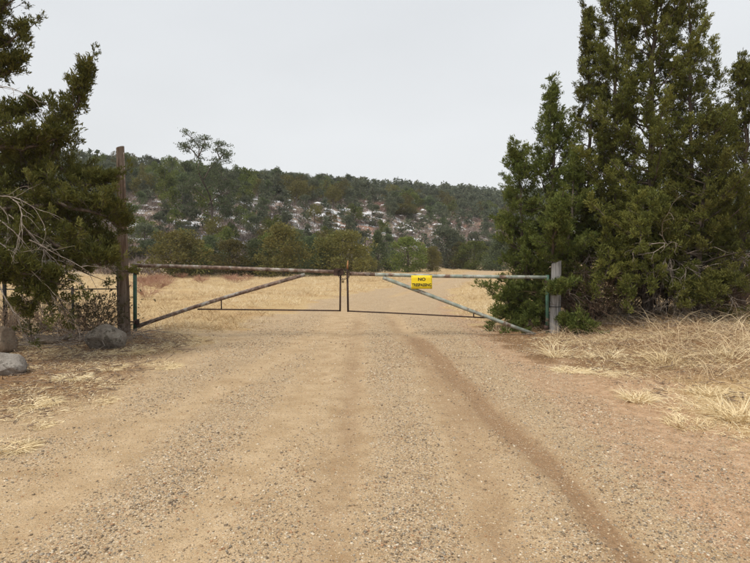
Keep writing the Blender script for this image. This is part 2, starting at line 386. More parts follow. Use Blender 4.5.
def masks(X, Y):
    off = X - road_c(Y); hw = road_hw(Y); wob = (fbm(X * 1.3, Y * 1.3, 41, 5) - 0.5) * 1.8
    inroad = 1 - sstep(hw - 0.5, hw + 0.5, np.abs(off) + wob * 1.2)
    gr_ = np.full_like(X, 0.75); dk = np.zeros_like(X)
    tr = tracks(Y); nearf = 1 - sstep(13, 20, Y)
    for i, (cx, wd, dp) in enumerate(tr):
        e = np.exp(-((X - cx) / (wd * 1.25)) ** 2)
        gr_ = gr_ - 0.75 * e * nearf
        dk = dk + (0.36, 0.52, 0.46, 0.16, 0.10)[i] * np.exp(-((X - cx) / (wd * (1.2 if i else 1.7))) ** 2) * (nearf if i else 1 - sstep(10.6, 12.0, Y))
        if i == 0: dk = dk + 0.75 * np.exp(-((X - cx + 0.05 * (fbm(Y * 2.1, X * 0, 19, 3) - 0.5)) / (0.05 + 0.012 * np.clip(Y - 4, 0, 6))) ** 2) * (1 - sstep(10.6, 12.0, Y))
    dk = dk * (0.75 + 0.75 * fbm(X * 3.0, Y * 0.8, 43, 4)); gr_ = gr_ + 0.4 * (fbm(X * 1.5, Y * 0.7, 44, 4) - 0.5)
    gr_ = gr_ + 0.35 * np.exp(-((X + 1.55) / 0.35) ** 2) * (1 - sstep(4, 8, Y)) + 0.3 * np.exp(-((X - 0.25) / 0.3) ** 2)
    gr_ = gr_ * inroad + 0.22 * (1 - inroad)
    dk = dk + 0.25 * sstep(0.9, 1.3, X) * (1 - sstep(1.4, 1.8, X)) * nearf
    red_ = sstep(1.3, 2.5, off) * (1 - sstep(20, 30, Y)) * 0.75 + (1 - inroad) * 0.25
    outr = 1 - inroad
    nz = fbm(X * 0.6 + 9, Y * 0.6, 51, 5)
    straw_ = outr * np.where(Y > 12.2, 0.95, 0.18 + 0.6 * sstep(0.5, 0.62, nz))
    straw_ = straw_ * np.where((off > 0) & (Y < 12), sstep(2.9, 3.6, off), 1)
    # between the wheel tracks beyond the gate some straw
    straw_ = np.maximum(straw_, 0.55 * np.exp(-(off / 0.45) ** 2) * sstep(18, 24, Y))
    duff_ = outr * np.maximum.reduce([
        1.0 * (1 - sstep(2.6, 5.0, np.hypot((X - 6.2) / 1.25, (Y - 11.0) / 1.0))),
        0.8 * (1 - sstep(1.4, 2.6, np.hypot(X - 4.0, Y - 12.4))), 0.75 * sstep(-4.9, -5.8, X) * (1 - sstep(13, 16, Y)) * (Y > 8),
        1.0 * (1 - sstep(2.2, 3.6, np.hypot(X + 6.6, Y - 9.6))),
        0.6 * (1 - sstep(1.0, 2.6, np.hypot(X + 5.0, (Y - 7.0))))])
    duff_ = duff_ * 0.75 + outr * 0.38 * (Y < 13)
    return inroad, gr_, dk, straw_, duff_, red_
inroad, g_, dk_, st_, du_, rd_ = masks(X, Y)
yy = np.maximum(Y, 1); PX = np.clip(375 + X / yy * F, -900, 1500)
Dr = np.interp(PX, AZ_PX, A_RIDGE_D); Db = np.interp(PX, AZ_PX, A_BASE_D)
T = np.where(Y > 1, (Y - Db) / (Dr - Db), -1)
PYg = HOR - (Z - CAM_H) / yy * F
snowz = 0.475 + 0.22 * fbm(X * 0.035, Y * 0.035, 77, 3) - 0.16 * sstep(0.55, 0.9, T) - 0.02 * ((PX > 370) & (T < 0.5)) - 0.5 * (T > 1.02)
snowz = snowz + 0.06 * ((PX < 260) & (PX > 120))
ny, nx = X.shape
V = np.stack([X, Y, Z], -1).reshape(-1, 3)
idx = np.arange(ny * nx).reshape(ny, nx)
Q = np.stack([idx[:-1, :-1], idx[:-1, 1:], idx[1:, 1:], idx[1:, :-1]], -1)
cen = lambda A: (A[:-1, :-1] + A[1:, 1:]) / 2
is_hill = cen(T) > 0.0
is_road = (~is_hill) & (np.abs(cen(X) - road_c(cen(Y))) < road_hw(cen(Y)))
near_m = np.stack([g_, dk_, st_, np.clip(du_, 0, 1)], -1).reshape(-1, 4)
near_m2 = np.stack([rd_, rd_ * 0, rd_ * 0, rd_ * 0 + 1], -1).reshape(-1, 4)
hill_m = np.stack([snowz, snowz * 0, 1 - sstep(0.0, 0.05, T), snowz * 0 + 1], -1).reshape(-1, 4)
def sub(name, sel, mat, mk, mk2, label=None):
    f = Q[sel].reshape(-1, 4); u, inv = np.unique(f, return_inverse=True)
    me = mesh_np(name, V[u], [inv.reshape(-1, 4)], {'mask': mk[u], 'mask2': mk2[u]}, [mat], True)
    return tag(link(name, me), kind='structure')
sub('ground', (~is_hill) & (~is_road), M['ground'], near_m, near_m2)
sub('gravel_road', is_road, M['ground'], near_m, near_m2)
sub('hillside', is_hill, M['hill'], hill_m, near_m2)
def gz(x, y): return float(terrain(np.array([x]), np.array([y]))[0])
def gzs(x, y): return terrain(x, y)
def G(px, d): x = at(px, d); return (x, d, gz(x, d))

# ------------------------------------------------------------------ leaves and blades
def leaves(centers, dirs, sizes, nleaf, wid=0.28, spread=0.75, rng=RNG, up=0.0, rnd=None, jit=0.25):
    K = len(centers)
    c = np.repeat(centers, nleaf, 0); d = np.repeat(dirs, nleaf, 0); s = np.repeat(sizes, nleaf)
    n = len(c)
    d = norm(d + rng.normal(0, spread, (n, 3)) + np.array([0, 0, up]))
    b = c + rng.normal(0, 1, (n, 3)) * (s * jit)[:, None]
    L = s * rng.uniform(0.6, 1.25, n); W = L * wid * rng.uniform(0.7, 1.3, n)
    side = norm(np.cross(d, rng.normal(0, 1, (n, 3))))
    nrm = np.cross(d, side)
    mid = b + d * (L * 0.5)[:, None] + nrm * (W * 0.35)[:, None]
    V = np.stack([b, mid + side * (W * 0.5)[:, None], b + d * L[:, None], mid - side * (W * 0.5)[:, None]], 1).reshape(-1, 3)
    Fc = np.arange(n * 4).reshape(n, 4)
    r = (np.repeat(rnd, nleaf) if rnd is not None else rng.random(n) * 0) * 0.7 + rng.random(n) * 0.3
    return V, Fc, np.repeat(r, 4)
def blades(base, dirs, length, width, droop, nseg=2, rng=RNG):
    n = len(base); V = []; side = norm(np.cross(dirs, rng.normal(0, 1, (n, 3)) + np.array([0, 0, 0.01])))
    hd = norm(dirs * np.array([1, 1, 0]) + rng.normal(0, 0.2, (n, 3)) * np.array([1, 1, 0]))
    for i in range(nseg + 1):
        t = i / nseg
        p = base + dirs * (length * t)[:, None] + (hd * 0.7 - np.array([0, 0, 0.8])) * (length * droop * t * t)[:, None]
        w_ = width * (1 - t) ** 0.7 * 0.5
        if i < nseg: V += [p + side * w_[:, None], p - side * w_[:, None]]
        else: V += [p]
    k = 2 * nseg + 1; V = np.stack(V, 1).reshape(-1, 3); b = np.arange(n)[:, None] * k
    q = [b + np.array([[2 * i, 2 * i + 1, 2 * i + 3, 2 * i + 2]]) for i in range(nseg - 1)]
    tr = b + np.array([[2 * nseg - 2, 2 * nseg - 1, 2 * nseg]])
    fs = [tr] + ([np.concatenate(q)] if q else [])
    return V, fs, np.repeat(rng.random(n), k)

# ------------------------------------------------------------------ near juniper generator
class Tree:
    def __init__(s, seed): s.r = np.random.default_rng(seed); s.W = []; s.Tb = []; s.D = []; s.Tr = []; s.gap = 0.17
    def leader(s, pts, r0, r1, prof, per_m, t0=0.1, e0=15, e1=60, twig=0.34, bare=0.25, trunk=True, side=None, tl=1.0):
        P = np.asarray(pts, float); L = np.sum(np.linalg.norm(np.diff(P, axis=0), axis=1)); n = max(6, int(L / 0.22))
        Q = catmull(P, n); Q[1:-1] += s.r.normal(0, 0.018, (n - 2, 3))
        R = np.linspace(r0, r1, n) ** 1.0
        s.Tr.append((Q, R))
        nb = int(L * per_m); az = s.r.uniform(0, 6.28)
        for k in range(nb):
            t = t0 + (1 - t0) * ((k + s.r.random()) / nb)
            f = t * (n - 1); i = min(int(f), n - 2); p = Q[i] + (Q[i + 1] - Q[i]) * (f - i)
            az += 2.4 + s.r.normal(0, 0.35)
            el = math.radians(e0 + (e1 - e0) * t + s.r.normal(0, 9))
            d = np.array([math.cos(az) * math.cos(el), math.sin(az) * math.cos(el), math.sin(el)])
            if side is not None: d = norm(d + np.asarray(side) * 0.5)
            BL = np.interp(t, [q[0] for q in prof], [q[1] for q in prof]) * s.r.uniform(0.45, 1.3)
            s.branch(p, d, BL, max(0.006, R[i] * 0.38 * min(1, BL)), twig, bare, tl)
        d = norm(Q[-1] - Q[-3]); s.branch(Q[-1], d, 0.35, r1 * 0.8, twig, 0.0, tl)
    def branch(s, p, d, L, r, twig, bare, tl=1.0):
        n = max(3, int(L / 0.16)); h = L / n; pts = [np.array(p)]; d = np.array(d)
        for i in range(n):
            d = norm(d + s.r.normal(0, 0.13, 3) + np.array([0, 0, 0.10])); pts.append(pts[-1] + d * h)
        P = np.array(pts); R = np.linspace(r, 0.004, n + 1)
        for i in range(n): s.W.append((P[i], P[i + 1], R[i], R[i + 1]))
        m = max(3, int(L * (1 - bare) / 0.085))
        tone = s.r.random()
        for k in range(m):
            t = bare + (1 - bare) * (k + s.r.random()) / m; f = min(t * n, n - 1e-4); i = int(f)
            q = P[i] + (P[i + 1] - P[i]) * (f - i); bd = norm(P[i + 1] - P[i])
            td = norm(bd * 0.75 + norm(s.r.normal(0, 1, 3)) * 0.85 + np.array([0, 0, 0.42]))
            if s.r.random() < 0.06 or float(vnoise(np.array([q[0] * 2.6 + q[1] * 1.1]), np.array([q[2] * 2.6 - q[1] * 0.9]), 5)[0]) < s.gap: continue
            TL = twig * (1.15 - 0.6 * t) * s.r.uniform(0.5, 1.2) * min(1.0, 0.45 + L * 0.5)
            s.Tb.append((*q, *td, TL, np.clip(tone * 0.6 + s.r.random() * 0.4, 0, 1)))
            s.W.append((q, q + td * TL * 0.85, 0.0045, 0.002))
    def dead(s, p, d, L, r, droop=0.0):
        """bare weathered limb with forking twigs"""
        n = max(4, int(L / 0.1)); h = L / n; P = [np.array(p, float)]; d = norm(np.array(d, float))
        for i in range(n):
            d = norm(d + s.r.normal(0, 0.16, 3) + np.array([0, 0, -droop * 0.1])); P.append(P[-1] + d * h)
            if i > 0 and r > 0.005 and s.r.random() < 0.65:
                s.dead(P[-1], norm(d + norm(s.r.normal(0, 1, 3)) * 0.8), L * s.r.uniform(0.25, 0.5), r * 0.5, droop)
        R = np.linspace(r, r * 0.25, n + 1)
        for i in range(n): s.D.append((P[i], P[i + 1], R[i], R[i + 1]))
    def build(s, root, mat, per=10, size=0.066, nleaf=9, wid=0.25, rad=0.052):
        off = -np.array(root.location)
        tr = merge([tube(Q, R, 9) for Q, R in s.Tr]); link('trunk', mesh_np('trunk', tr[0] + off, tr[1], None, [M['bark']], True), root)
        W = s.W; a = np.array([q[0] for q in W]); b = np.array([q[1] for q in W]); r0 = np.array([q[2] for q in W]); r1 = np.array([q[3] for q in W])
        V, f = segs(a, b, r0, r1, 3, cap=False); o = link('branches', mesh_np('branches', V + off, f, None, [M['bark']], True), root)
        if s.D:
            a = np.array([q[0] for q in s.D]); b = np.array([q[1] for q in s.D]); r0 = np.array([q[2] for q in s.D]); r1 = np.array([q[3] for q in s.D])
            V, f = segs(a, b, r0, r1, 4, cap=False); link('dead_branches', mesh_np('dead_branches', V + off, f, None, [M['deadwood']], True), root)
        Tb = np.array(s.Tb); K = len(Tb)
        t = s.r.uniform(0.15, 1.05, (K, per)); P = Tb[:, None, 0:3] + Tb[:, None, 3:6] * (Tb[:, 6:7] * t)[..., None]
        P = P + s.r.normal(0, 1, P.shape) * (rad * (1.1 - 0.7 * t))[..., None]
        D = norm(Tb[:, None, 3:6] + s.r.normal(0, 0.35, P.shape) + np.array([0, 0, 0.25]))
        sz = size * s.r.uniform(0.7, 1.25, (K, per)); rn = np.clip(np.repeat(Tb[:, 7:8], per, 1) * 0.8 + 0.2 * t, 0, 1)
        V, f, r = leaves(P.reshape(-1, 3), D.reshape(-1, 3), sz.reshape(-1), nleaf, wid, 0.55, s.r, 0.1, rn.reshape(-1))
        link('crown', mesh_np('crown', V + off, [f], {'rnd': r}, [mat]), root)
        print('tree', root.name, 'twigs', K, 'leaf tris', len(f) * 2)

def pos(px, d, py): return np.array(at(px, d, py))

# --- large juniper to the right
def base(px, d): g = G(px, d); return np.array([g[0], g[1], g[2] - 0.05])
b0 = base(648, 12.2)
rt = thing('juniper_tree', G(648, 12.2), 'tallest dark juniper right of the gate, its top running out of the picture', 'tree', 'junipers right of the gate')
t = Tree(11)
pr = [(0, 1.7), (0.15, 2.3), (0.35, 1.7), (0.6, 1.3), (0.9, 0.85), (1, 0.5)]
t.leader([b0, b0 + [0.02, 0, 2], pos(648, 12.2, 60), pos(652, 12.2, -70)], 0.12, 0.012, pr, 24, 0.10, -12, 45)
for (px_, py_, d_) in ((600, 285, 11.0), (628, 300, 10.8), (655, 282, 10.6), (676, 296, 10.9), (640, 240, 10.4)):
    t.leader([b0 + [0, -0.1, 0.9], pos(px_ * 0.5 + 324, 11.6, py_ - 38), pos(px_, d_, py_)], 0.035, 0.01, [(0, 0.3), (0.4, 0.6), (1, 0.25)], 12, 0.35, -5, 35, twig=0.28)
t.leader([b0 + [0, 0, 0.3], b0 + [-0.6, 0.2, 2.0], pos(612, 12.5, 90), pos(612, 12.5, -25)], 0.07, 0.012, [(0, 0.6), (0.3, 1.15), (0.7, 0.85), (1, 0.35)], 16, 0.2, 10, 48)
t.leader([b0 + [0.1, 0, 0.3], b0 + [0.7, -0.3, 2.0], pos(686, 11.9, 90), pos(682, 11.9, -25)], 0.07, 0.012, [(0, 0.7), (0.3, 1.2), (0.55, 0.9), (0.75, 0.5), (1, 0.3)], 16, 0.2, 5, 46)
for k in range(16):
    az = t.r.uniform(math.pi * 0.85, math.pi * 2.15); t.dead(b0 + [0, 0, t.r.uniform(0.35, 1.5)], [math.cos(az), math.sin(az), t.r.uniform(-0.25, 0.35)], t.r.uniform(1.0, 2.3), 0.022, 0.5)
t.build(rt, M['juniper'])
# --- narrow leader between
b1 = base(590, 12.9)
rt = thing('juniper_tree', G(590, 12.9), 'slender juniper spire standing between the gatepost juniper and the tallest one', 'tree', 'junipers right of the gate')
t = Tree(12)
t.leader([b1, b1 + [-0.1, 0, 2.2], pos(588, 12.9, 120), pos(583, 12.9, 22)], 0.07, 0.010, [(0, 0.9), (0.25, 1.0), (0.6, 0.75), (0.8, 0.36), (1, 0.10)], 18, 0.12, 0, 50, twig=0.27)
for k in range(14):
    az = t.r.uniform(math.pi, math.pi * 2); t.dead(b1 + [0, 0, t.r.uniform(0.5, 1.6)], [math.cos(az), math.sin(az), 0.1], t.r.uniform(0.7, 1.4), 0.014, 0.4)
t.build(rt, M['juniper'])
# --- juniper at the gate post
b2 = base(543, 12.7)
rt = thing('juniper_tree', G(543, 12.7), 'brighter green juniper behind the right gatepost reaching over the gate', 'tree', 'junipers right of the gate')
t = Tree(13)
pr = [(0, 1.25), (0.2, 1.35), (0.5, 1.0), (0.8, 0.45), (1, 0.12)]
t.leader([b2, b2 + [-0.05, 0, 1.5], pos(552, 12.7, 170), pos(549, 12.7, 96)], 0.08, 0.010, pr, 26, 0.05, -8, 52)
t.leader([b2 + [0, 0, 0.3], b2 + [-0.45, 0, 1.5], pos(520, 12.5, 190), pos(514, 12.5, 158)], 0.05, 0.010, [(0, 0.95), (0.4, 0.85), (1, 0.15)], 21, 0.05, 0, 62)
t.leader([b2 + [0, 0, 0.3], b2 + [0.3, -0.5, 1.2], pos(570, 12.0, 215), pos(574, 12.0, 165)], 0.05, 0.012, [(0, 0.7), (0.4, 0.7), (1, 0.2)], 12, 0.2, 0, 60)
for (px_, py_, d_) in ((497, 322, 12.3), (512, 332, 12.0), (528, 326, 11.9), (506, 305, 12.2)):
    t.leader([b2 + [0, 0, 0.35], pos(px_ * 0.5 + 271, 12.5, py_ - 12), pos(px_, d_, py_)], 0.025, 0.008, [(0, 0.3), (0.4, 0.42), (1, 0.2)], 15, 0.3, 0, 35, twig=0.24)
t.leader([b2 + [0, 0, 0.2], b2 + [0.0, -0.7, 1.2], pos(553, 11.2, 240), pos(562, 10.9, 205)], 0.04, 0.012, [(0, 0.4), (0.4, 0.6), (1, 0.2)], 14, 0.45, 0, 50, twig=0.25)
t.leader([b2 + [0.1, 0, 0.2], b2 + [0.3, -0.8, 0.25], pos(575, 11.2, 330), pos(592, 11.0, 334)], 0.03, 0.010, [(0, 0.3), (0.4, 0.45), (1, 0.2)], 16, 0.5, 10, 50, twig=0.22)
t.leader([b2 + [0.1, 0, 0.6], b2 + [0.1, -0.9, 1.0], pos(553, 11.2, 292), pos(566, 11.0, 288)], 0.02, 0.008, [(0, 0.2), (0.4, 0.2), (1, 0.12)], 12, 0.6, 10, 50, twig=0.2)
for k in range(10):
    az = t.r.uniform(math.pi * 1.3, math.pi * 2.1); t.dead(b2 + [0, 0, t.r.uniform(0.4, 1.4)], [math.cos(az), math.sin(az), 0.15], t.r.uniform(0.8, 1.8), 0.014, 0.3)
t.build(rt, M['juniper_green'])
# --- low bushy one between
b5 = base(698, 11.4)
rt = thing('juniper_tree', G(698, 11.4), 'low bushy juniper between the tallest one and the right edge', 'tree', 'junipers right of the gate')
t = Tree(16)
t.leader([b5, b5 + [0, 0, 1.2], pos(702, 11.4, 190), pos(706, 11.4, 128)], 0.09, 0.014, [(0, 1.2), (0.3, 1.5), (0.6, 0.9), (1, 0.15)], 22, 0.12, -14, 50)
for (px_, py_, d_) in ((712, 300, 10.2), (735, 285, 10.3), (690, 305, 10.5)):
    t.leader([b5 + [0, 0, 0.7], pos(px_, d_, py_)], 0.03, 0.01, [(0, 0.3), (0.4, 0.5), (1, 0.25)], 12, 0.35, -5, 35, twig=0.28)
for k in range(12):
    az = t.r.uniform(math.pi, math.pi * 2); t.dead(b5 + [0, 0, t.r.uniform(0.3, 1.0)], [math.cos(az), math.sin(az), t.r.uniform(-0.3, 0.2)], t.r.uniform(0.7, 1.6), 0.014, 0.5)
t.build(rt, M['juniper'])
# --- right edge
b3 = base(742, 12.0)
rt = thing('juniper_tree', G(742, 12.0), 'juniper at the right edge of the photo, lower than the tallest', 'tree', 'junipers right of the gate')
t = Tree(14)
t.leader([b3, b3 + [0, 0, 2], pos(742, 12.0, 140), pos(738, 12.0, 74)], 0.09, 0.012, [(0, 1.7), (0.25, 1.9), (0.6, 0.95), (0.85, 0.45), (1, 0.15)], 18, 0.10, -5, 60)
t.leader([b3 + [0, 0, 0.4], b3 + [0.8, 0, 2], pos(785, 12.0, 90), pos(790, 12.0, 30)], 0.08, 0.012, [(0, 1.0), (0.3, 1.3), (0.7, 0.8), (1, 0.2)], 13, 0.15, 8, 60)
for k in range(10):
    az = t.r.uniform(math.pi * 0.9, math.pi * 2); t.dead(b3 + [0, 0, t.r.uniform(0.3, 1.3)], [math.cos(az), math.sin(az), t.r.uniform(-0.3, 0.2)], t.r.uniform(0.9, 2.2), 0.018, 0.5)
t.build(rt, M['juniper'])
# --- left juniper, trunk outside the frame
b4 = base(-62, 8.9)
rt = thing('juniper_tree', G(-62, 8.9), 'spreading juniper at the left edge, bare grey limbs hanging over the rocks', 'tree')
t = Tree(15); t.gap = 0.12
k1 = lambda px, py, d=8.7: pos(px, d, py)
sp = dict(e0=0, e1=35, twig=0.23)
t.leader([b4, b4 + [0, 0, 2], k1(-58, 60), k1(-50, -60)], 0.20, 0.04, [(0, 0.8), (0.3, 1.0), (1, 0.8)], 11, 0.25, 10, 50)
def limb(z, pts, r, prof, n, **kw):
    q = dict(sp); q.update(kw); t.leader([b4 + [0.05, 0, z]] + pts, r, 0.010, prof, n, 0.3, **q)
limb(1.4, [k1(-5, 190), k1(45, 165), k1(72, 120), k1(93, 74)], 0.045, [(0, 0.7), (0.45, 0.5), (0.7, 0.36), (1, 0.14)], 20, e1=60, twig=0.2)
limb(2.0, [k1(-20, 130), k1(10, 125), k1(38, 112)], 0.05, [(0, 0.6), (1, 0.2)], 15)
limb(3.0, [k1(-30, 50), k1(0, 25), k1(22, 5)], 0.05, [(0, 0.7), (0.6, 0.5), (1, 0.25)], 17)
limb(3.4, [k1(-35, 40), k1(5, -5), k1(30, -25)], 0.04, [(0, 0.7), (0.6, 0.5), (1, 0.25)], 16)
limb(2.9, [k1(-30, 70), k1(5, 52), k1(30, 36)], 0.035, [(0, 0.6), (0.6, 0.42), (1, 0.15)], 16)
limb(2.8, [k1(-30, 90), k1(5, 80), k1(26, 62)], 0.04, [(0, 0.5), (0.6, 0.28), (1, 0.14)], 14)
limb(1.6, [k1(-10, 200), k1(40, 185), k1(90, 186), k1(112, 182)], 0.05, [(0, 0.6), (0.6, 0.4), (1, 0.16)], 16)
limb(1.3, [k1(-10, 215, 8.3), k1(50, 205, 8.3), k1(104, 215, 8.6), k1(122, 228, 9)], 0.05, [(0, 0.6), (0.6, 0.5), (1, 0.22)], 18)
limb(1.1, [k1(-10, 235, 8.2), k1(40, 235, 8.0), k1(88, 258, 8.2), k1(110, 268, 8.4)], 0.045, [(0, 0.6), (0.6, 0.42), (1, 0.2)], 15)
limb(1.0, [k1(-15, 260, 7.8), k1(20, 270, 7.6), k1(62, 285, 7.9)], 0.04, [(0, 0.5), (1, 0.2)], 13)
limb(1.2, [k1(-10, 230, 8.8), k1(50, 215, 8.9), k1(95, 240, 9.2), k1(108, 262, 9.3)], 0.045, [(0, 0.6), (0.6, 0.45), (1, 0.25)], 18)
limb(1.0, [k1(-10, 245, 9.6), k1(40, 255, 9.8), k1(90, 275, 10.0)], 0.04, [(0, 0.6), (0.6, 0.42), (1, 0.2)], 15)
for (sx, sy, mx, my, ex, ey, dd_) in ((0, 262, 40, 268, 62, 306, 8.4), (-10, 268, 15, 285, 28, 318, 8.0), (-5, 262, 30, 275, 45, 300, 7.8)):
    limb(1.0, [k1(-20, 245, dd_), k1(sx, sy, dd_), k1(mx, my, dd_), k1(ex, ey, dd_)], 0.022, [(0, 0.3), (0.6, 0.32), (1, 0.12)], 11, e0=-25, e1=-10, twig=0.17)
limb(1.8, [k1(-15, 160, 8.4), k1(25, 150, 8.4), k1(60, 140, 8.5)], 0.045, [(0, 0.6), (0.6, 0.5), (1, 0.2)], 15)
limb(1.5, [k1(-10, 170, 9.4), k1(50, 165, 9.8), k1(100, 195, 10.2)], 0.05, [(0, 0.6), (0.6, 0.6), (1, 0.3)], 15)
limb(1.2, [k1(-10, 225, 9.4), k1(40, 225, 9.6), k1(85, 240, 9.8)], 0.05, [(0, 0.6), (0.6, 0.5), (1, 0.3)], 15)
for (px, py, d, tx, ty) in [(15, 200, 7.7, 75, 225), (-10, 192, 7.9, 50, 228), (-10, 215, 7.7, 60, 238), (-10, 238, 7.6, 70, 262), (10, 215, 7.8, 88, 250), (-10, 250, 7.5, 50, 290),
                            (30, 240, 7.7, 95, 262), (0, 205, 7.9, 40, 255), (-10, 272, 7.3, 30, 330), (30, 262, 7.7, 78, 322), (-20, 95, 8.4, 42, 80), (20, 225, 7.8, 66, 280)]:
    a = k1(px, py, d); b = k1(tx, ty, d); t.dead(a, b - a, float(np.linalg.norm(b - a)), 0.0105, 0.9)
t.build(rt, M['juniper'], per=7, size=0.062)

# ------------------------------------------------------------------ gate, posts, fence
def paint_mat(name, paint, amt, pale=(0.36, 0.42, 0.38)):
    m = MT(name); p = m.pos(True)
    rust = m.ramp(m.noise(16, 4, 0.6, vec=p), [(0.3, (0.06, 0.038, 0.028)), (0.5, (0.155, 0.10, 0.075)), (0.7, (0.30, 0.225, 0.175))])
    pt = m.ramp(m.noise(7, 4, 0.6, vec=p), [(0.35, paint), (0.62, pale)])
    f = m.ramp(m.noise(5, 6, 0.7, vec=p), [(amt - 0.05, 1.0), (amt + 0.05, 0.0)])
    return m.done(m.mix(f, pt, rust), 0.6, m.bump(m.noise(60, 3, vec=p), 0.002), spec=0.35)
GP = paint_mat('green_gate_paint', (0.028, 0.085, 0.055), 0.44, (0.06, 0.13, 0.095))
PG = paint_mat('pale_worn_green_paint', (0.18, 0.225, 0.185), 0.43, (0.38, 0.40, 0.36))
RU = paint_mat('rusted_steel', (0.30, 0.30, 0.26), 0.56, (0.36, 0.33, 0.30))
DK = simple('dark_rusty_steel', [(0.3, (0.025, 0.017, 0.014)), (0.7, (0.085, 0.05, 0.04))], 14, bump=0.002, rough=0.7)
BK = simple('black_fence_steel', [(0.3, (0.012, 0.013, 0.013)), (0.7, (0.04, 0.04, 0.036))], 14, bump=0.002, rough=0.6)
def pipe(name, pts, r, mat, root, n=12, r2=None):
    P = catmull(pts, max(2, 2 + 4 * (len(pts) - 2))) if len(pts) > 2 else np.asarray(pts, float)
    Vv, f = tube(P, np.linspace(r, r2 if r2 is not None else r, len(P)), n)
    return link(name, mesh_np(name, Vv - np.array(root.location), f, None, [mat], True), root)
def ag(px, py, d): return np.array(at(px, d, py))
def gd(px): return np.interp(px, [123, 345, 560], [10.95, 11.25, 11.5])      # gate plane distance
def g(px, py): return ag(px, py, float(gd(px)))

lg = thing('farm_gate', G(135, gd(135)), 'left pipe gate leaf with rusty top rail and diagonal brace, hung beside the tall post', 'gate', 'gate leaves across the road')
hp = g(135, 264); hb = g(134, 331)
pipe('hinge_pipe', [hb, hp], 0.036, GP, lg)
pipe('top_rail', [g(135, 265.5), g(200, 267), g(270, 269.5), g(339, 272)], 0.036, RU, lg)
pipe('diagonal_brace', [g(136, 326.5), g(210, 302), g(305, 274.5)], 0.038, RU, lg)
pipe('bottom_rail', [g(197, 309.3), g(270, 310), g(340, 310.8)], 0.014, DK, lg, 8)
pipe('end_upright', [g(340, 311.5), g(340.5, 272)], 0.018, DK, lg, 8)
pipe('strut', [g(221, 310), g(221, 299)], 0.013, DK, lg, 8)
e = g(338, 272.5); Vv, f = merge([box(e + [0.0, -0.03, 0.01], (0.17, 0.03, 0.14)), box(e + [0.09, -0.04, 0.0], (0.05, 0.09, 0.08))])
link('latch_plate', mesh_np('latch_plate', Vv - np.array(lg.location), f, None, [DK]), lg)
for py in (272, 322):
    a = g(128, py); b = g(136, py); Vv, f = merge([tube([a, b], 0.014, 8), tube([b - [0, 0, 0.05], b + [0, 0, 0.05]], 0.048, 12)])
    link('hinge', mesh_np('hinge', Vv - np.array(lg.location), f, None, [DK], True), lg)

rg = thing('farm_gate', G(548, gd(548)), 'right pipe gate leaf in worn pale green paint carrying the yellow sign', 'gate', 'gate leaves across the road')
pipe('hinge_pipe', [g(548, 337), g(547.5, 275)], 0.037, GP, rg)
pipe('top_rail', [g(349, 273.5), g(375, 274.5)], 0.036, RU, rg)
pipe('top_rail', [g(375, 274.5), g(450, 276.3), g(547, 277.3)], 0.036, PG, rg)
pipe('diagonal_brace', [g(383, 277.5), g(450, 303), g(536, 335)], 0.038, PG, rg)
pipe('bottom_rail', [g(348, 311.2), g(400, 313.5), g(487, 318)], 0.014, DK, rg, 8)
pipe('end_upright', [g(348, 312), g(347.3, 269)], 0.020, DK, rg, 8)
pipe('rusty_spike', [g(347.3, 269), g(348, 260.5)], 0.022, simple('orange_rust', [(0.3, (0.30, 0.12, 0.05)), (0.7, (0.5, 0.27, 0.13))], 20), rg, 8, 0.008)
pipe('strut', [g(474, 317.5), g(474, 311)], 0.013, DK, rg, 8)
for py in (283, 328):
    a = g(547, py); b = g(554, py); Vv, f = merge([tube([a, b], 0.014, 8), tube([a - [0, 0, 0.05], a + [0, 0, 0.05]], 0.049, 12)])
    link('hinge', mesh_np('hinge', Vv - np.array(rg.location), f, None, [DK], True), rg)
# chain and padlock holding the two leaves together
ch = thing('gate_chain', g(343, 276) , 'short rusty chain looped round the two gate leaves where they meet', 'chain')
loop = [g(338, 271), g(341, 269), g(346, 270), g(350, 273), g(348.5, 277), g(343, 279), g(339, 276), g(338, 271)]
LP = catmull([q + [0, -0.05, 0] for q in loop], 23)
a = np.linspace(0, 2 * math.pi, 13)
for i in range(22):
    c0 = (LP[i] + LP[i + 1]) / 2; d0 = norm(LP[i + 1] - LP[i]); sd = np.array([0, 1.0, 0]) if i % 2 else norm(np.cross(d0, [0, 1.0, 0]))
    Vv, f = tube(c0 + np.cos(a)[:, None] * d0 * 0.022 + np.sin(a)[:, None] * sd * 0.013, 0.005, 5)
    link('chain_link', mesh_np('chain_link', Vv - np.array(ch.location), f, None, [DK], True), ch)
pl = thing('padlock', g(343, 281), 'small dark padlock hanging from the chain between the gate leaves', 'padlock')
pc = np.array(pl.location) + [0, -0.06, 0]
Vv, f = box(pc + [0, 0, -0.01], (0.05, 0.025, 0.05)); link('lock_body', mesh_np('lock_body', Vv - np.array(pl.location), f, None, [simple('brass', [(0.3, (0.12, 0.09, 0.05)), (0.7, (0.25, 0.18, 0.09))], 30)]), pl)
Vv, f = tube([pc + [math.cos(q) * 0.018, 0, 0.015 + math.sin(q) * 0.035] for q in np.linspace(0, math.pi, 9)], 0.005, 6)
link('shackle', mesh_np('shackle', Vv - np.array(pl.location), f, None, [DK], True), pl)

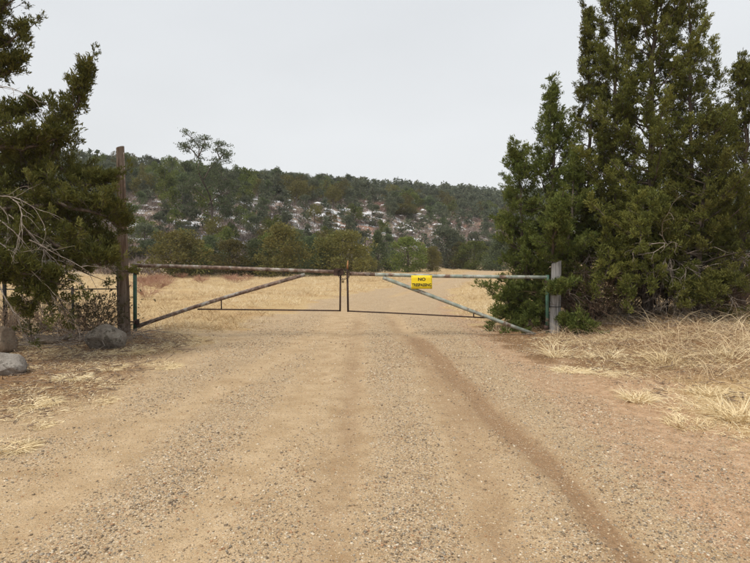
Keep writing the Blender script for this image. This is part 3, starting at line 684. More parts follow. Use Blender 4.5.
# wooden posts
def wood_mat(name, c):
    m = MT(name); p = m.pos(True)
    n1 = m.noise(3.0, 6, 0.7, vec=p, stretch=(9, 9, 0.7)); n2 = m.noise(2.0, 4, 0.6, vec=p)
    col = m.ramp(n1, [(0.32, c[0]), (0.48, c[1]), (0.68, c[2])]); col = m.mix(m.ramp(n2, [(0.42, 0.0), (0.62, 0.6)]), col, c[3])
    return m.done(col, 0.9, m.bump(n1, 0.03), spec=0.15)
def post(loc, h, r0, r1, mat, label, cat='post', seed=0, lean=(0, 0), top=0.03):
    o = thing('wooden_post', loc, label, cat)
    nr_, ns = max(20, int(h / 0.06)), 28; rr = np.random.default_rng(seed)
    ang = np.arange(ns) * 2 * math.pi / ns; zz = np.linspace(-0.25, h, nr_)
    A, Z_ = np.meshgrid(ang, zz); tt = (Z_ + 0.25) / (h + 0.25)
    R = r0 + (r1 - r0) * tt
    R = R * (1 + 0.16 * (fbm(A * 5 / 6.283 * 3, Z_ * 1.2 + seed, seed, 3) - 0.5) + 0.08 * (fbm(np.cos(A) * 2 + 9, Z_ * 4 + np.sin(A) * 2, seed + 5, 3) - 0.5))
    R *= 1 - 0.10 * (vnoise(A * 4.5, Z_ * 0.35 + 3, seed + 3) > 0.78)
    V_ = np.stack([np.cos(A) * R + lean[0] * tt, np.sin(A) * R + lean[1] * tt, Z_ + (tt == 1) * (np.cos(A) * top)], -1).reshape(-1, 3)
    b = (np.arange(nr_ - 1) * ns)[:, None]; k = np.arange(ns)[None]; k2 = (k + 1) % ns
    q = np.stack([b + k, b + k2, b + ns + k2, b + ns + k], -1).reshape(-1, 4)
    link('shaft', mesh_np('shaft', V_, [q, (nr_ - 1) * ns + k], None, [mat], False), o)
    return o
WB = wood_mat('dark_barked_wood', ((0.035, 0.025, 0.018), (0.14, 0.105, 0.08), (0.30, 0.25, 0.20), (0.15, 0.085, 0.05)))
WG = wood_mat('grey_weathered_wood', ((0.10, 0.095, 0.09), (0.28, 0.27, 0.26), (0.46, 0.45, 0.44), (0.38, 0.37, 0.36)))
lp_ = G(123.5, 10.95)
p1 = post(lp_, CAM_H + (HOR - 148.5) / F * 10.95 - lp_[2], 0.115, 0.075, WB, 'tall rough brown log post at the left end of the gate', seed=3, lean=(-0.02, 0), top=0.025)
Vv, f = box((0.10, -0.05, 2.25), (0.07, 0.05, 0.10)); link('bracket', mesh_np('bracket', Vv, f, None, [DK]), p1)
kn = tube([[0.08, -0.06, 2.2], [0.085, -0.06, 2.9], [0.075, -0.06, 3.6]], 0.008, 6); link('conduit', mesh_np('conduit', kn[0], kn[1], None, [RU], True), p1)
rp = G(555.5, 11.5)
p2 = post(rp, CAM_H + (HOR - 262) / F * 11.5 - rp[2], 0.115, 0.10, WG, 'short grey weathered post at the right end of the gate, half hidden by juniper', seed=8, lean=(0.02, 0), top=0.04)
for zz in (0.55, 1.0):
    Vv, f = tube([[0.118 * math.cos(q), 0.118 * math.sin(q), zz] for q in np.linspace(0, 2 * math.pi, 25)], 0.006, 5)
    link('wire_wrap', mesh_np('wire_wrap', Vv, f, None, [BK], True), p2)

# fences running off both ways
lf = thing('pipe_fence', G(72, 11.05), 'thin black steel fence left of the tall post, under the juniper', 'fence')
for nm, px, pt, pb, r in (('fence_post', 117.5, 262, 336, 0.022), ('fence_post', 72, 287, 334, 0.026), ('fence_post', 4, 250, 334, 0.035), ('fence_post', -70, 285, 334, 0.026), ('fence_post', -150, 285, 334, 0.026)):
    a = ag(px, pb, 11.0); a[2] = gz(a[0], a[1]) - 0.1; pipe(nm, [a, ag(px, pt, 11.0)], r, BK, lf, 8)
for py in (289, 309): pipe('rail', [ag(-170, py, 11.02), ag(0, py + 0.3, 11.02), ag(117, py, 11.02)], 0.013 if py < 300 else 0.004, BK, lf, 6)
rf = thing('wire_fence', G(640, 11.7), 'wire fence with steel posts running right from the grey post behind the junipers', 'fence')
for px in (596, 668, 742, 820):
    a = ag(px, 320, 11.7); a[2] = gz(a[0], a[1]) - 0.1; pipe('fence_post', [a, a + [0, 0, 1.45]], 0.018, BK, rf, 6)
for py in (281, 298, 313): pipe('fence_wire', [ag(556, py, 11.55), ag(600, py + 1, 11.7), ag(830, py - 2, 11.7)], 0.005, BK, rf, 5)

# sign
sgc = g(421.5, 282); SW, SH = 0.425, 0.275
sg = thing('warning_sign', sgc + np.array([0, -0.055, 0]), 'yellow NO TRESPASSING sign wired to the top rail of the right gate leaf', 'sign', rz=0.03)
ym = MT('yellow_sign_face'); p = ym.pos(True)
ymat = ym.done(ym.mix(ym.ramp(ym.noise(6, 5, 0.7, vec=p), [(0.5, 0.0), (0.75, 0.35)]), (0.80, 0.60, 0.015), (0.50, 0.40, 0.10)), 0.45, spec=0.4)
xs = np.linspace(-SW / 2, SW / 2, 13); zs = np.linspace(-SH / 2, SH / 2, 5)
def bend(x, z): return -0.008 * np.cos(x * 6) + 0.005 * np.sin(z * 14 + 1)
XX, ZZ = np.meshgrid(xs, zs); n0 = XX.size
fr = np.stack([XX, bend(XX, ZZ), ZZ], -1).reshape(-1, 3); bk = fr + [0, 0.002, 0]
ii = np.arange(n0).reshape(5, 13); q = np.stack([ii[:-1, :-1], ii[:-1, 1:], ii[1:, 1:], ii[1:, :-1]], -1).reshape(-1, 4)
rim = list(ii[0]) + list(ii[1:, -1]) + list(ii[-1, -2::-1]) + list(ii[-2:0:-1, 0]); rim = np.array(rim); r2 = np.roll(rim, -1)
plate = link('sign_plate', mesh_np('sign_plate', np.vstack([fr, bk]), [q, q[:, ::-1] + n0, np.stack([rim, rim + n0, r2 + n0, r2], -1)], None, [ymat], True), sg)
blk = simple('black_sign_ink', [(0.3, (0.012, 0.012, 0.012)), (0.7, (0.03, 0.03, 0.03))], 30, bump=0.0005)
def word(txt, size, z, xs_):
    cu = bpy.data.curves.new('lettering', 'FONT'); cu.body = txt; cu.size = size; cu.align_x = 'CENTER'; cu.align_y = 'CENTER'
    cu.offset = size * 0.035; cu.extrude = 0.0004
    tmp = bpy.data.objects.new('tmp', cu); C.objects.link(tmp); dg = bpy.context.evaluated_depsgraph_get(); dg.update()
    me = bpy.data.meshes.new_from_object(tmp.evaluated_get(dg)); bpy.data.objects.remove(tmp)
    co = np.zeros(len(me.vertices) * 3, dtype=np.float32); me.vertices.foreach_get('co', co); co = co.reshape(-1, 3)
    x = co[:, 0] * xs_; zc = co[:, 1] + z
    new = np.stack([x, bend(x, zc) - 0.0025 + co[:, 2], zc], 1).astype(np.float32)
    me.vertices.foreach_set('co', new.ravel()); me.materials.clear(); me.materials.append(blk); me.update(); me.name = 'lettering'
    o = link('lettering', me, plate); o['label'] = 'black letters reading ' + txt
word('NO', 0.085, 0.055, 1.15); word('TRESPASSING', 0.082, -0.06, 0.80)
for (x, z) in ((-0.19, 0.12), (0.19, 0.12), (-0.19, -0.12), (0.19, -0.12)):
    Vv, f = tube([[x, float(bend(x, z)) - 0.004, z], [x, float(bend(x, z)) + 0.06, z + 0.0]], 0.006, 8); link('bolt', mesh_np('bolt', Vv, f, None, [DK], True), plate)

# ------------------------------------------------------------------ rocks
def rock_mat(name, a, b, c, lich):
    m = MT(name); p = m.pos(True); n = m.noise(6, 7, 0.7, vec=p)
    col = m.ramp(n, [(0.3, a), (0.5, b), (0.7, c)]); col = m.mix(m.ramp(m.noise(11, 4, 0.7, vec=p), [(0.55, 0.0), (0.62, 0.8)]), col, lich)
    return m.done(col, 0.92, m.bump(m.noise(22, 6, 0.75, vec=p), 0.06), spec=0.15)
import bmesh
def rock_mesh(seed, sub=5, facet=9):
    bm = bmesh.new(); bmesh.ops.create_icosphere(bm, subdivisions=sub, radius=1.0)
    co = np.array([v.co[:] for v in bm.verts]); F_ = np.array([[v.index for v in f.verts] for f in bm.faces]); bm.free()
    r = np.random.default_rng(seed); P = norm(r.normal(0, 1, (facet, 3)))
    for q in P:
        h = r.uniform(0.62, 0.9); dd = co @ q; co = co - np.outer(np.maximum(dd - h, 0), q) * 0.92
    n = fbm(co[:, 0] * 2.2 + co[:, 2] * 1.7 + 9, co[:, 1] * 2.2 + co[:, 2] + 5, seed, 4) - 0.5
    n2 = fbm(co[:, 0] * 9 + co[:, 2] * 7 + 19, co[:, 1] * 9 + co[:, 2] * 5 + 25, seed + 1, 4) - 0.5
    return co * (1 + 0.20 * n + 0.07 * n2)[:, None], F_
RM = [rock_mat('grey_lichen_rock', (0.13, 0.11, 0.09), (0.33, 0.29, 0.24), (0.50, 0.46, 0.40), (0.10, 0.085, 0.06)),
      rock_mat('tan_rock', (0.18, 0.13, 0.09), (0.33, 0.25, 0.18), (0.47, 0.39, 0.30), (0.20, 0.17, 0.13)),
      rock_mat('pale_rock', (0.24, 0.21, 0.18), (0.40, 0.36, 0.32), (0.56, 0.52, 0.47), (0.22, 0.20, 0.17))]
def rock(px, py, d, wpx, hpx, mi, label, seed, dep=0.8, rz=0.3):
    x, y = at(px, d), d; z = gz(x, y); W_ = wpx / F * d; H_ = hpx / F * d
    co, F_ = rock_mesh(seed)
    o = link('boulder', mesh_np('boulder', co * np.array([W_ / 2, W_ / 2 * dep, H_ * 0.62]), [F_], None, [RM[mi]], True), None, (x, y, z + H_ * 0.30)); o.rotation_euler = (0, 0, rz)
    return tag(o, label, 'rock')
rock(104, 340, 9.5, 38, 27, 0, 'grey lichen spotted boulder at the foot of the tall post', 31)
rock(0, 343, 9.0, 34, 28, 1, 'rounded tan rock at the left edge under the juniper', 32)
rock(4, 372, 7.35, 38, 24, 2, 'pale flat rock lowest at the left edge of the photo', 33, 0.9, -0.3)
rock(46, 338, 9.9, 20, 10, 1, 'small brown rock among the dead branches left of the grey boulder', 34)

# ------------------------------------------------------------------ pebbles on the road
def pebbles():
    rr = np.random.default_rng(5); n = 200000
    y = 2.0 + rr.random(n) ** 1.8 * 15; x = rr.uniform(-1, 1, n) * np.minimum(y * 0.78 + 0.6, 5.0)
    inr, gm, dk, stw, du, rd = masks(x, y)
    p = (0.22 + 0.8 * np.clip(gm, 0, 1) ** 1.3) * np.clip(fbm(x * 2.2, y * 2.2, 61, 4) * 2.6 - 0.75, 0.15, 1)
    p = p * (1 - sstep(9.5, 16.5, y)); k = rr.random(n) < p; x = x[k][:44000]; y = y[k][:44000]; n = len(x)
    s = 0.0030 + 0.0066 * rr.random(n) ** 3.4 + 0.0045 * (y / 12); s *= np.where(rr.random(n) < 0.004, 1.6, 1)
    base_ = np.array([[-1, -1, -1], [1, -1, -1], [1, 1, -1], [-1, 1, -1], [-1, -1, 1], [1, -1, 1], [1, 1, 1], [-1, 1, 1]]) * 0.62
    Vb = base_[None] + rr.normal(0, 0.22, (n, 8, 3)); Vb = Vb * (s[:, None, None] * np.stack([rr.uniform(0.8, 1.5, n), rr.uniform(0.8, 1.2, n), rr.uniform(0.5, 0.9, n)], -1)[:, None])
    a = rr.uniform(0, 6.28, n); ca, sa = np.cos(a)[:, None], np.sin(a)[:, None]
    Vr = np.stack([Vb[..., 0] * ca - Vb[..., 1] * sa, Vb[..., 0] * sa + Vb[..., 1] * ca, Vb[..., 2]], -1)
    Vr = Vr + np.stack([x, y, terrain(x, y) + s * 0.15], -1)[:, None]
    Fc = np.array([[0, 3, 2, 1], [4, 5, 6, 7], [0, 1, 5, 4], [1, 2, 6, 5], [2, 3, 7, 6], [3, 0, 4, 7]])
    Ff = (np.arange(n)[:, None, None] * 8 + Fc[None]).reshape(-1, 4)
    o = link('gravel', mesh_np('gravel', Vr.reshape(-1, 3), [Ff], {'rnd': np.repeat(rr.random(n), 8)}, [M['pebble']], True))
    tag(o, 'loose multicoloured gravel scattered over the dirt road', 'gravel', kind='stuff'); print('pebbles', n)
pebbles()

# ------------------------------------------------------------------ grass
def tuft_points(n, xr, yr, cond, seed, pw=1.0):
    rr = np.random.default_rng(seed); x = rr.uniform(*xr, n); y = yr[0] + (yr[1] - yr[0]) * rr.random(n) ** pw
    k = cond(x, y, rr); return x[k], y[k]
def grass_mesh(x, y, per, L, W_, spread, droop, nseg, seed, lift=0.0, rad=0.06):
    rr = np.random.default_rng(seed); n = len(x); z = terrain(x, y) + lift
    c = np.repeat(np.stack([x, y, z], -1), per, 0); m = len(c)
    Lr = np.repeat(rr.uniform(0.55, 1.3, n), per) * L * rr.uniform(0.5, 1.15, m)
    a = rr.uniform(0, 6.28, m); rr_ = rr.random(m) ** 0.5 * rad; c = c + np.stack([np.cos(a) * rr_, np.sin(a) * rr_, a * 0 - 0.01], -1)
    a2 = a + rr.normal(0, 0.9, m); d = norm(np.stack([np.cos(a2) * spread, np.sin(a2) * spread, np.ones(m)], -1) + rr.normal(0, 0.38, (m, 3)) * np.array([1, 1, 0.6]))
    V_, f, r = blades(c, d, Lr, np.full(m, W_) * rr.uniform(0.6, 1.3, m), droop * rr.uniform(0.4, 1.4, m), nseg, rr)
    r = np.clip(r * 0.6 + np.repeat(np.repeat(rr.random(n), per), 2 * nseg + 1) * 0.4, 0, 1)
    return V_, f, r
def fieldcond(x, y, rr):
    off = np.abs(x - road_c(y)); px = 375 + x / y * F
    return (off > road_hw(y) * (0.9 + 0.5 * rr.random(len(x)))) & (px > -120) & (px < 880) & (y < np.interp(px, AZ_PX, A_BASE_D) + 3) & (fbm(x * 0.35, y * 0.35, 71, 3) + rr.random(len(x)) * 0.35 > 0.52)
x, y = tuft_points(60000, (-60, 75), (12.0, 86), fieldcond, 81, 1.5)
V1, f1, r1 = grass_mesh(x, y, 14, 0.27, 0.012, 0.45, 0.35, 1, 82, rad=0.16)
r1 = np.clip(r1 * 0.55 + 0.9 * (fbm(V1[:, 0] * 0.55, V1[:, 1] * 0.35, 83, 4) - 0.28), 0, 1)
tag(link('meadow_grass', mesh_np('meadow_grass', V1, f1, {'rnd': r1}, [M['straw']])), 'pale dry grass covering the meadow beyond the gate', 'grass', kind='stuff'); print('meadow tufts', len(x))
def sidecond(x, y, rr):
    off = x - road_c(y); nz = fbm(x * 1.9, y * 1.9, 91, 4)
    right = (off > 3.1 + 0.5 * rr.random(len(x))) & (nz + rr.random(len(x)) * 0.3 > 0.62)
    left = (off < -3.1 - 0.7 * rr.random(len(x))) & (nz + rr.random(len(x)) * 0.2 > 0.615) 
    return (right | left) & (np.abs(x) < y * 0.9 + 1)
x, y = tuft_points(17000, (-11, 12), (2.6, 12.9), sidecond, 92)
V2, f2, r2_ = grass_mesh(x, y, 13, 0.09, 0.006, 1.4, 0.5, 2, 93, rad=0.08)
tag(link('verge_grass', mesh_np('verge_grass', V2, f2, {'rnd': r2_}, [M['cream']])), 'sparse trampled dry grass on the verges this side of the gate', 'grass', kind='stuff')
x, y = tuft_points(1200, (3.0, 10), (5.0, 11.6), lambda x, y, rr: (x > 3.5 + (11 - y) * 0.02) & (x < y * 0.85) & (fbm(x * 0.9, y * 0.9, 97, 2) > 0.42), 94)
V3, f3, r3 = grass_mesh(x, y, 7, 0.40, 0.0055, 0.6, 0.5, 3, 95, rad=0.12)
x, y = tuft_points(420, (3.6, 10), (5.6, 11.0), lambda x, y, rr: (x > 4.2) & (x > y * 0.50) & (x < y * 0.8), 98)
V4, f4, r4 = grass_mesh(x, y, 4, 0.78, 0.0065, 0.55, 0.65, 4, 99, rad=0.10); V3, f3 = merge([(V3, f3), (V4, f4)]); r3 = np.concatenate([r3, np.clip(r4 * 0.5 + 0.5, 0, 1)])
tag(link('tall_dry_grass', mesh_np('tall_dry_grass', V3, f3, {'rnd': r3}, [M['brownstraw']])), 'tall brown and straw coloured stems under the junipers on the right', 'grass', kind='stuff')
def patch(name, xr, yr, n, thr, seed, label):
    x, y = tuft_points(n, xr, yr, lambda x, y, rr: (np.abs(x - road_c(y)) > 2.85 + 0.5 * rr.random(len(x))) & (fbm(x * 1.5, y * 2.6, seed, 4) + rr.random(len(x)) * 0.12 > thr), seed)
    Va, fa, ra = grass_mesh(x, y, 14, 0.11, 0.007, 1.7, 0.6, 2, seed + 1, rad=0.10)
    tag(link(name, mesh_np(name, Va, fa, {'rnd': ra}, [M['cream']])), label, 'grass', kind='stuff'); print(name, len(x))
patch('matted_grass', (-7.5, -2.9), (3.6, 12.8), 5200, 0.60, 311, 'matted cream grass patches along the left verge')
patch('matted_grass', (2.9, 7.5), (4.2, 11.0), 5200, 0.58, 331, 'matted cream grass patches along the right verge')
# single clumps
def clump(px, py, wpx, tall, label, seed, per=260, mat='straw', spread=1.6, droop=0.55):
    d = CAM_H * F / (py - HOR); x = at(px, d); rad = wpx / F * d / 2
    V_, f, r = grass_mesh(np.array([0.0]), np.array([0.0]), per, tall, 0.007, spread, droop, 3, seed, rad=rad)
    V_[:, 2] -= gz(0, 0)
    o = link('grass_clump', mesh_np('grass_clump', V_, f, {'rnd': r}, [M[mat]]), None, (x, d, gz(x, d))); tag(o, label, 'grass clump', 'single straw grass clumps on the verges')
CL = [(692, 427, 46, .13, 'low flattened straw clump on the right verge, nearest the wheel track'), (742, 424, 40, .26, 'bright bushy straw clump at the right edge of the photo'),
      (716, 400, 34, .2, 'straw clump just behind the bright bushy one on the right verge'), (640, 402, 24, .22, 'thin upright straw clump in the bare red soil on the right verge'),
      (600, 374, 30, .10, 'flat pale clump on the right verge in front of the tallest juniper'), (572, 372, 26, .10, 'flat pale clump at the road edge below the right gatepost'),
      (556, 358, 12, .45, 'tall thin straw stems in front of the grey right gatepost'), (735, 372, 40, .75, 'tallest straw stems leaning at the right edge under the junipers'),
      (668, 372, 30, .45, 'medium straw clump below the tallest juniper trunk'), (612, 362, 20, .42, 'narrow straw clump standing in the brown litter right of the gatepost'),
      (70, 382, 34, .08, 'flat cream clump in front of the grey boulder, a little to its left'), (92, 403, 40, .07, 'flat cream clump at the left road edge, below the others by the boulder'),
      (28, 408, 50, .08, 'wide flat cream clump beside the pale rock on the left'), (12, 450, 30, .09, 'nearest flat cream clump at the left edge of the photo'),
      (30, 428, 36, .07, 'low cream clump between the wide one and the nearest one on the left'), (128, 356, 36, .10, 'pale clump at the foot of the tall post towards the road'),
      (160, 368, 34, .07, 'thin pale clump farthest into the left road edge'), (105, 372, 30, .07, 'small cream clump directly below the grey boulder')]
for i, (px, py, wp, tl_, lb) in enumerate(CL):
    low = tl_ < 0.12
    clump(px, py, wp, tl_ * (1.5 if low else 1), lb, 200 + i, 900 if low else (110 if tl_ > .4 else 300), 'cream', 2.2 if low else (0.45 if tl_ > .4 else 1.0), 0.6 if low else (0.75 if tl_ > .4 else 0.4))

# dark undergrowth under the right junipers
# fallen twigs and brush
def litter(n, cx, cy, rx, ry, L, seed, label, name, mat, zmax=0.08):
    rr = np.random.default_rng(seed); a = rr.uniform(0, 6.28, n); q = rr.random(n) ** 0.6
    x = cx + np.cos(a) * q * rx; y = cy + np.sin(a) * q * ry; k = np.abs(x - road_c(y)) > 3.1; x = x[k]; y = y[k]; n = len(x)
    z = terrain(x, y) + rr.random(n) * zmax; P0 = np.stack([x, y, z], -1); b = rr.uniform(0, 6.28, n); el = rr.normal(0.08, 0.16, n)
    P = [P0]; Ls = L * rr.uniform(0.3, 1.4, n); d = np.stack([np.cos(b), np.sin(b), el], -1); a0 = []; b0_ = []; R0 = []
    for i in range(3):
        d = norm(d + rr.normal(0, 0.25, (n, 3)) * np.array([1, 1, 0.35])); p = P[-1] + d * (Ls / 3)[:, None]
        a0.append(P[-1]); b0_.append(p); R0.append(np.full(n, 0.004 + 0.0 * i) * rr.uniform(0.6, 2.0, n)); P.append(p)
    V_, f = segs(np.concatenate(a0), np.concatenate(b0_), np.concatenate(R0), np.concatenate(R0) * 0.7, 4, cap=False)
    tag(link(name, mesh_np(name, V_, f, None, [M[mat]], True)), label, 'dead branches', kind='stuff')
litter(330, -5.6, 9.9, 1.6, 1.0, 0.5, 301, 'tangle of fallen grey branches under the left juniper', 'fallen_branches', 'deadwood', 0.2)
litter(1500, -5.0, 7.8, 3.6, 3.2, 0.16, 302, 'small brown twigs and needles strewn below the left juniper', 'fallen_twigs', 'twigs', 0.03)
litter(1300, 6.2, 9.5, 4.6, 4.4, 0.15, 303, 'small brown twigs and needles strewn below the right junipers', 'fallen_twigs', 'twigs', 0.04)
litter(160, 6.4, 11.4, 3.6, 1.2, 0.5, 304, 'fallen grey branches in the shade of the right junipers', 'fallen_branches', 'deadwood', 0.15)

# ------------------------------------------------------------------ shrubs
def twig_mesh(seed, n, h, spread, r=0.004, fork=3, name='bare_shrub', mat='twigs', sides=3):
    rr = np.random.default_rng(seed); A = []; B = []; R = []
    a = rr.uniform(0, 6.28, n); d = norm(np.stack([np.cos(a) * spread * rr.random(n), np.sin(a) * spread * rr.random(n), np.ones(n)], -1))
    P = np.stack([np.cos(a), np.sin(a), a * 0], -1) * (rr.random(n) * 0.08 * h)[:, None]; L = h * rr.uniform(0.25, 0.42, n)
    rad = np.full(n, r)
    for lv in range(fork):
        e = P + d * L[:, None]; A.append(P); B.append(e); R.append(rad)
        P = np.repeat(e, 3, 0); d = norm(np.repeat(d, 3, 0) + rr.normal(0, 0.45, (len(P), 3))); L = np.repeat(L, 3) * rr.uniform(0.5, 0.9, len(P)); rad = np.repeat(rad, 3) * 0.65
    V_, f = segs(np.concatenate(A), np.concatenate(B), np.concatenate(R), np.concatenate(R) * 0.7, sides, cap=False)
    return mesh_np(name, V_, f, None, [M[mat]], True)
# the small shrub left of the tall post: stems and dull leaves
sh = thing('shrub', G(98, 10.5), 'small brownish green shrub growing behind the grey boulder by the tall post', 'shrub')
link('stems', twig_mesh(401, 16, 1.0, 1.1, 0.008), sh)
rr = np.random.default_rng(402); P = rr.normal(0, 1, (420, 3)) * [0.30, 0.26, 0.20] + [0, 0, 0.55]
V_, f, r = leaves(P, norm(P * [1, 1, 0.5]), np.full(420, 0.06), 4, 0.4, 0.8, rr, 0.1, rr.random(420))
link('leaves', mesh_np('leaves', V_, [f], {'rnd': r}, [foliage('dull_shrub_leaves', (0.06, 0.05, 0.025), (0.12, 0.10, 0.05), (0.20, 0.16, 0.09))]), sh)
for q, (px_, d_, lb) in enumerate(((30, 10.3, 'bare grey twiggy shrub between the two left fence posts'), (-5, 10.2, 'bare grey twiggy shrub at the left edge behind the tan rock'), (48, 11.6, 'bare brown shrub just behind the thin black fence'), (88, 11.7, 'bare brown shrub behind the fence, close to the tall post'), (12, 11.9, 'bare brown shrub behind the fence at the left edge'))):
    sh = thing('shrub', G(px_, d_), lb, 'shrub'); link('stems', twig_mesh(420 + q, 30, 0.85 + 0.1 * (q % 3), 1.3, 0.007, 4 if q > 1 else 3), sh)
for q, (px_, d_, w_) in enumerate(((578, 12.9, 'right behind the grey gatepost'), (604, 12.6, 'under the slender spire'), (628, 13.0, 'left of the tallest juniper trunk'), (663, 12.7, 'right of the tallest juniper trunk'), (686, 13.1, 'behind the low bushy juniper'), (712, 12.4, 'between the low bushy juniper and the one at the right edge'), (738, 13.0, 'behind the juniper at the right edge'), (772, 12.6, 'past the right edge juniper trunk'), (592, 11.9, 'in front of the slender spire'), (722, 11.2, 'in front at the right, among tall straw'))):
    sh = thing('shrub', G(px_, d_), 'dark leafless undergrowth ' + w_, 'shrub', 'undergrowth below the right junipers'); link('stems', twig_mesh(440 + q, 40, 1.15 + 0.15 * (q % 3), 1.5, 0.007, 4, mat='darktwigs'), sh)
sh = thing('shrub', G(66, 10.4), 'bare grey twiggy shrub in front of the thin fence under the left juniper', 'shrub')
link('stems', twig_mesh(403, 26, 0.75, 1.4, 0.006), sh)

def copies(meshes, spots, name, labels, cat, group, parts=None):
    for i, (x, y, s, rz, sx, k) in enumerate(spots):
        o = link(name, meshes[k], None, (x, y, gz(x, y) - 0.1 * s)); o.scale = (s * sx, s * sx, s); o.rotation_euler = (0, 0, rz)
        tag(o, labels[k] if isinstance(labels, list) else labels, cat, group)
rr = np.random.default_rng(410)
RS = [twig_mesh(411 + k, 26, 0.75, 1.7, 0.008, 3, 'red_shrub', 'redtwigs') for k in range(3)]
for i in range(24):
    px = rr.uniform(138, 262); d = rr.uniform(33, 42) if i > 5 else rr.uniform(20, 32); px = px if i > 8 else rr.uniform(136, 170)
    x = at(px, d); o = link('red_shrub', RS[i % 3], None, (x, d, gz(x, d) - 0.03)); o.scale = (1.2, 1.2, rr.uniform(0.7, 1.0)); o.rotation_euler = (0, 0, rr.uniform(0, 6))
    tag(o, 'low dull red shrub in the dry grass in front of the left tree line', 'shrub', 'red shrubs at the meadow edge')

# ------------------------------------------------------------------ distant trees
def crown_mesh(seed, h, wd, shape, n, leaf, clumps=26, name='crown', trunk=True, mat=None, low=0.06):
    rr = np.random.default_rng(seed)
    t = rr.random(clumps) ** (0.85 if shape != 'cone' else 1.25); az = rr.uniform(0, 6.28, clumps)
    if shape == 'round': pr_ = np.sqrt(np.clip(1 - (t * 1.9 - 0.85) ** 2 / 1.12, 0.03, 1))
    elif shape == 'cone': pr_ = (1.02 - t) ** 0.8
    else: pr_ = np.clip(0.5 + 0.55 * np.sin(t * 3.0), 0, 1) * (1.08 - t * 0.5)
    q = rr.random(clumps) ** 0.5; R_ = pr_ * wd / 2 * 0.92 * q * rr.uniform(0.8, 1.15, clumps)
    z = h * (low + (0.93 - low) * t)
    cc = np.stack([np.cos(az) * R_, np.sin(az) * R_, z], -1)
    cs = wd * (0.17 if shape != 'cone' else 0.15) * rr.uniform(0.45, 1.35, clumps) * (1.15 - 0.45 * t)
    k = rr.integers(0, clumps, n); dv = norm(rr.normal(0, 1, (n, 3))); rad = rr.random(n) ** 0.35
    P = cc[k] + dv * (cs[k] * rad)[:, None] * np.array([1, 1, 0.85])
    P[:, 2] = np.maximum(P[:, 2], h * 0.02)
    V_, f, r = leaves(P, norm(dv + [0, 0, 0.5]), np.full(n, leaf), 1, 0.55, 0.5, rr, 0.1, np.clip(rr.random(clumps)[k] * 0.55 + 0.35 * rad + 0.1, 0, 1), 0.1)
    return V_, f, r
def trunk_vf(seed, h, r, lean=0.1):
    rr = np.random.default_rng(seed); P = [[0, 0, -0.3], [rr.normal(0, lean) * 0.4, rr.normal(0, lean) * 0.4, h * 0.4], [rr.normal(0, lean), rr.normal(0, lean), h * 0.85]]
    return tube(catmull(P, 5), np.linspace(r, r * 0.3, 5), 5)
def far_tree_mesh(seed, h, wd, shape, n, leaf, mat):
    V_, f, r = crown_mesh(seed, h, wd, shape, n, leaf); tv, tf = trunk_vf(seed, h, 0.11)
    rr = np.concatenate([r, np.zeros(len(tv))]); VV, FF = merge([(V_, [f]), (tv, tf)])
    mi = []
    tot = 0
    for a_ in FF:
        mi.append((a_[:, 0] >= len(V_)).astype(int))
    return mesh_np('hillside_tree', VV, FF, {'rnd': rr}, [mat, M['bark']], False, np.concatenate(mi))

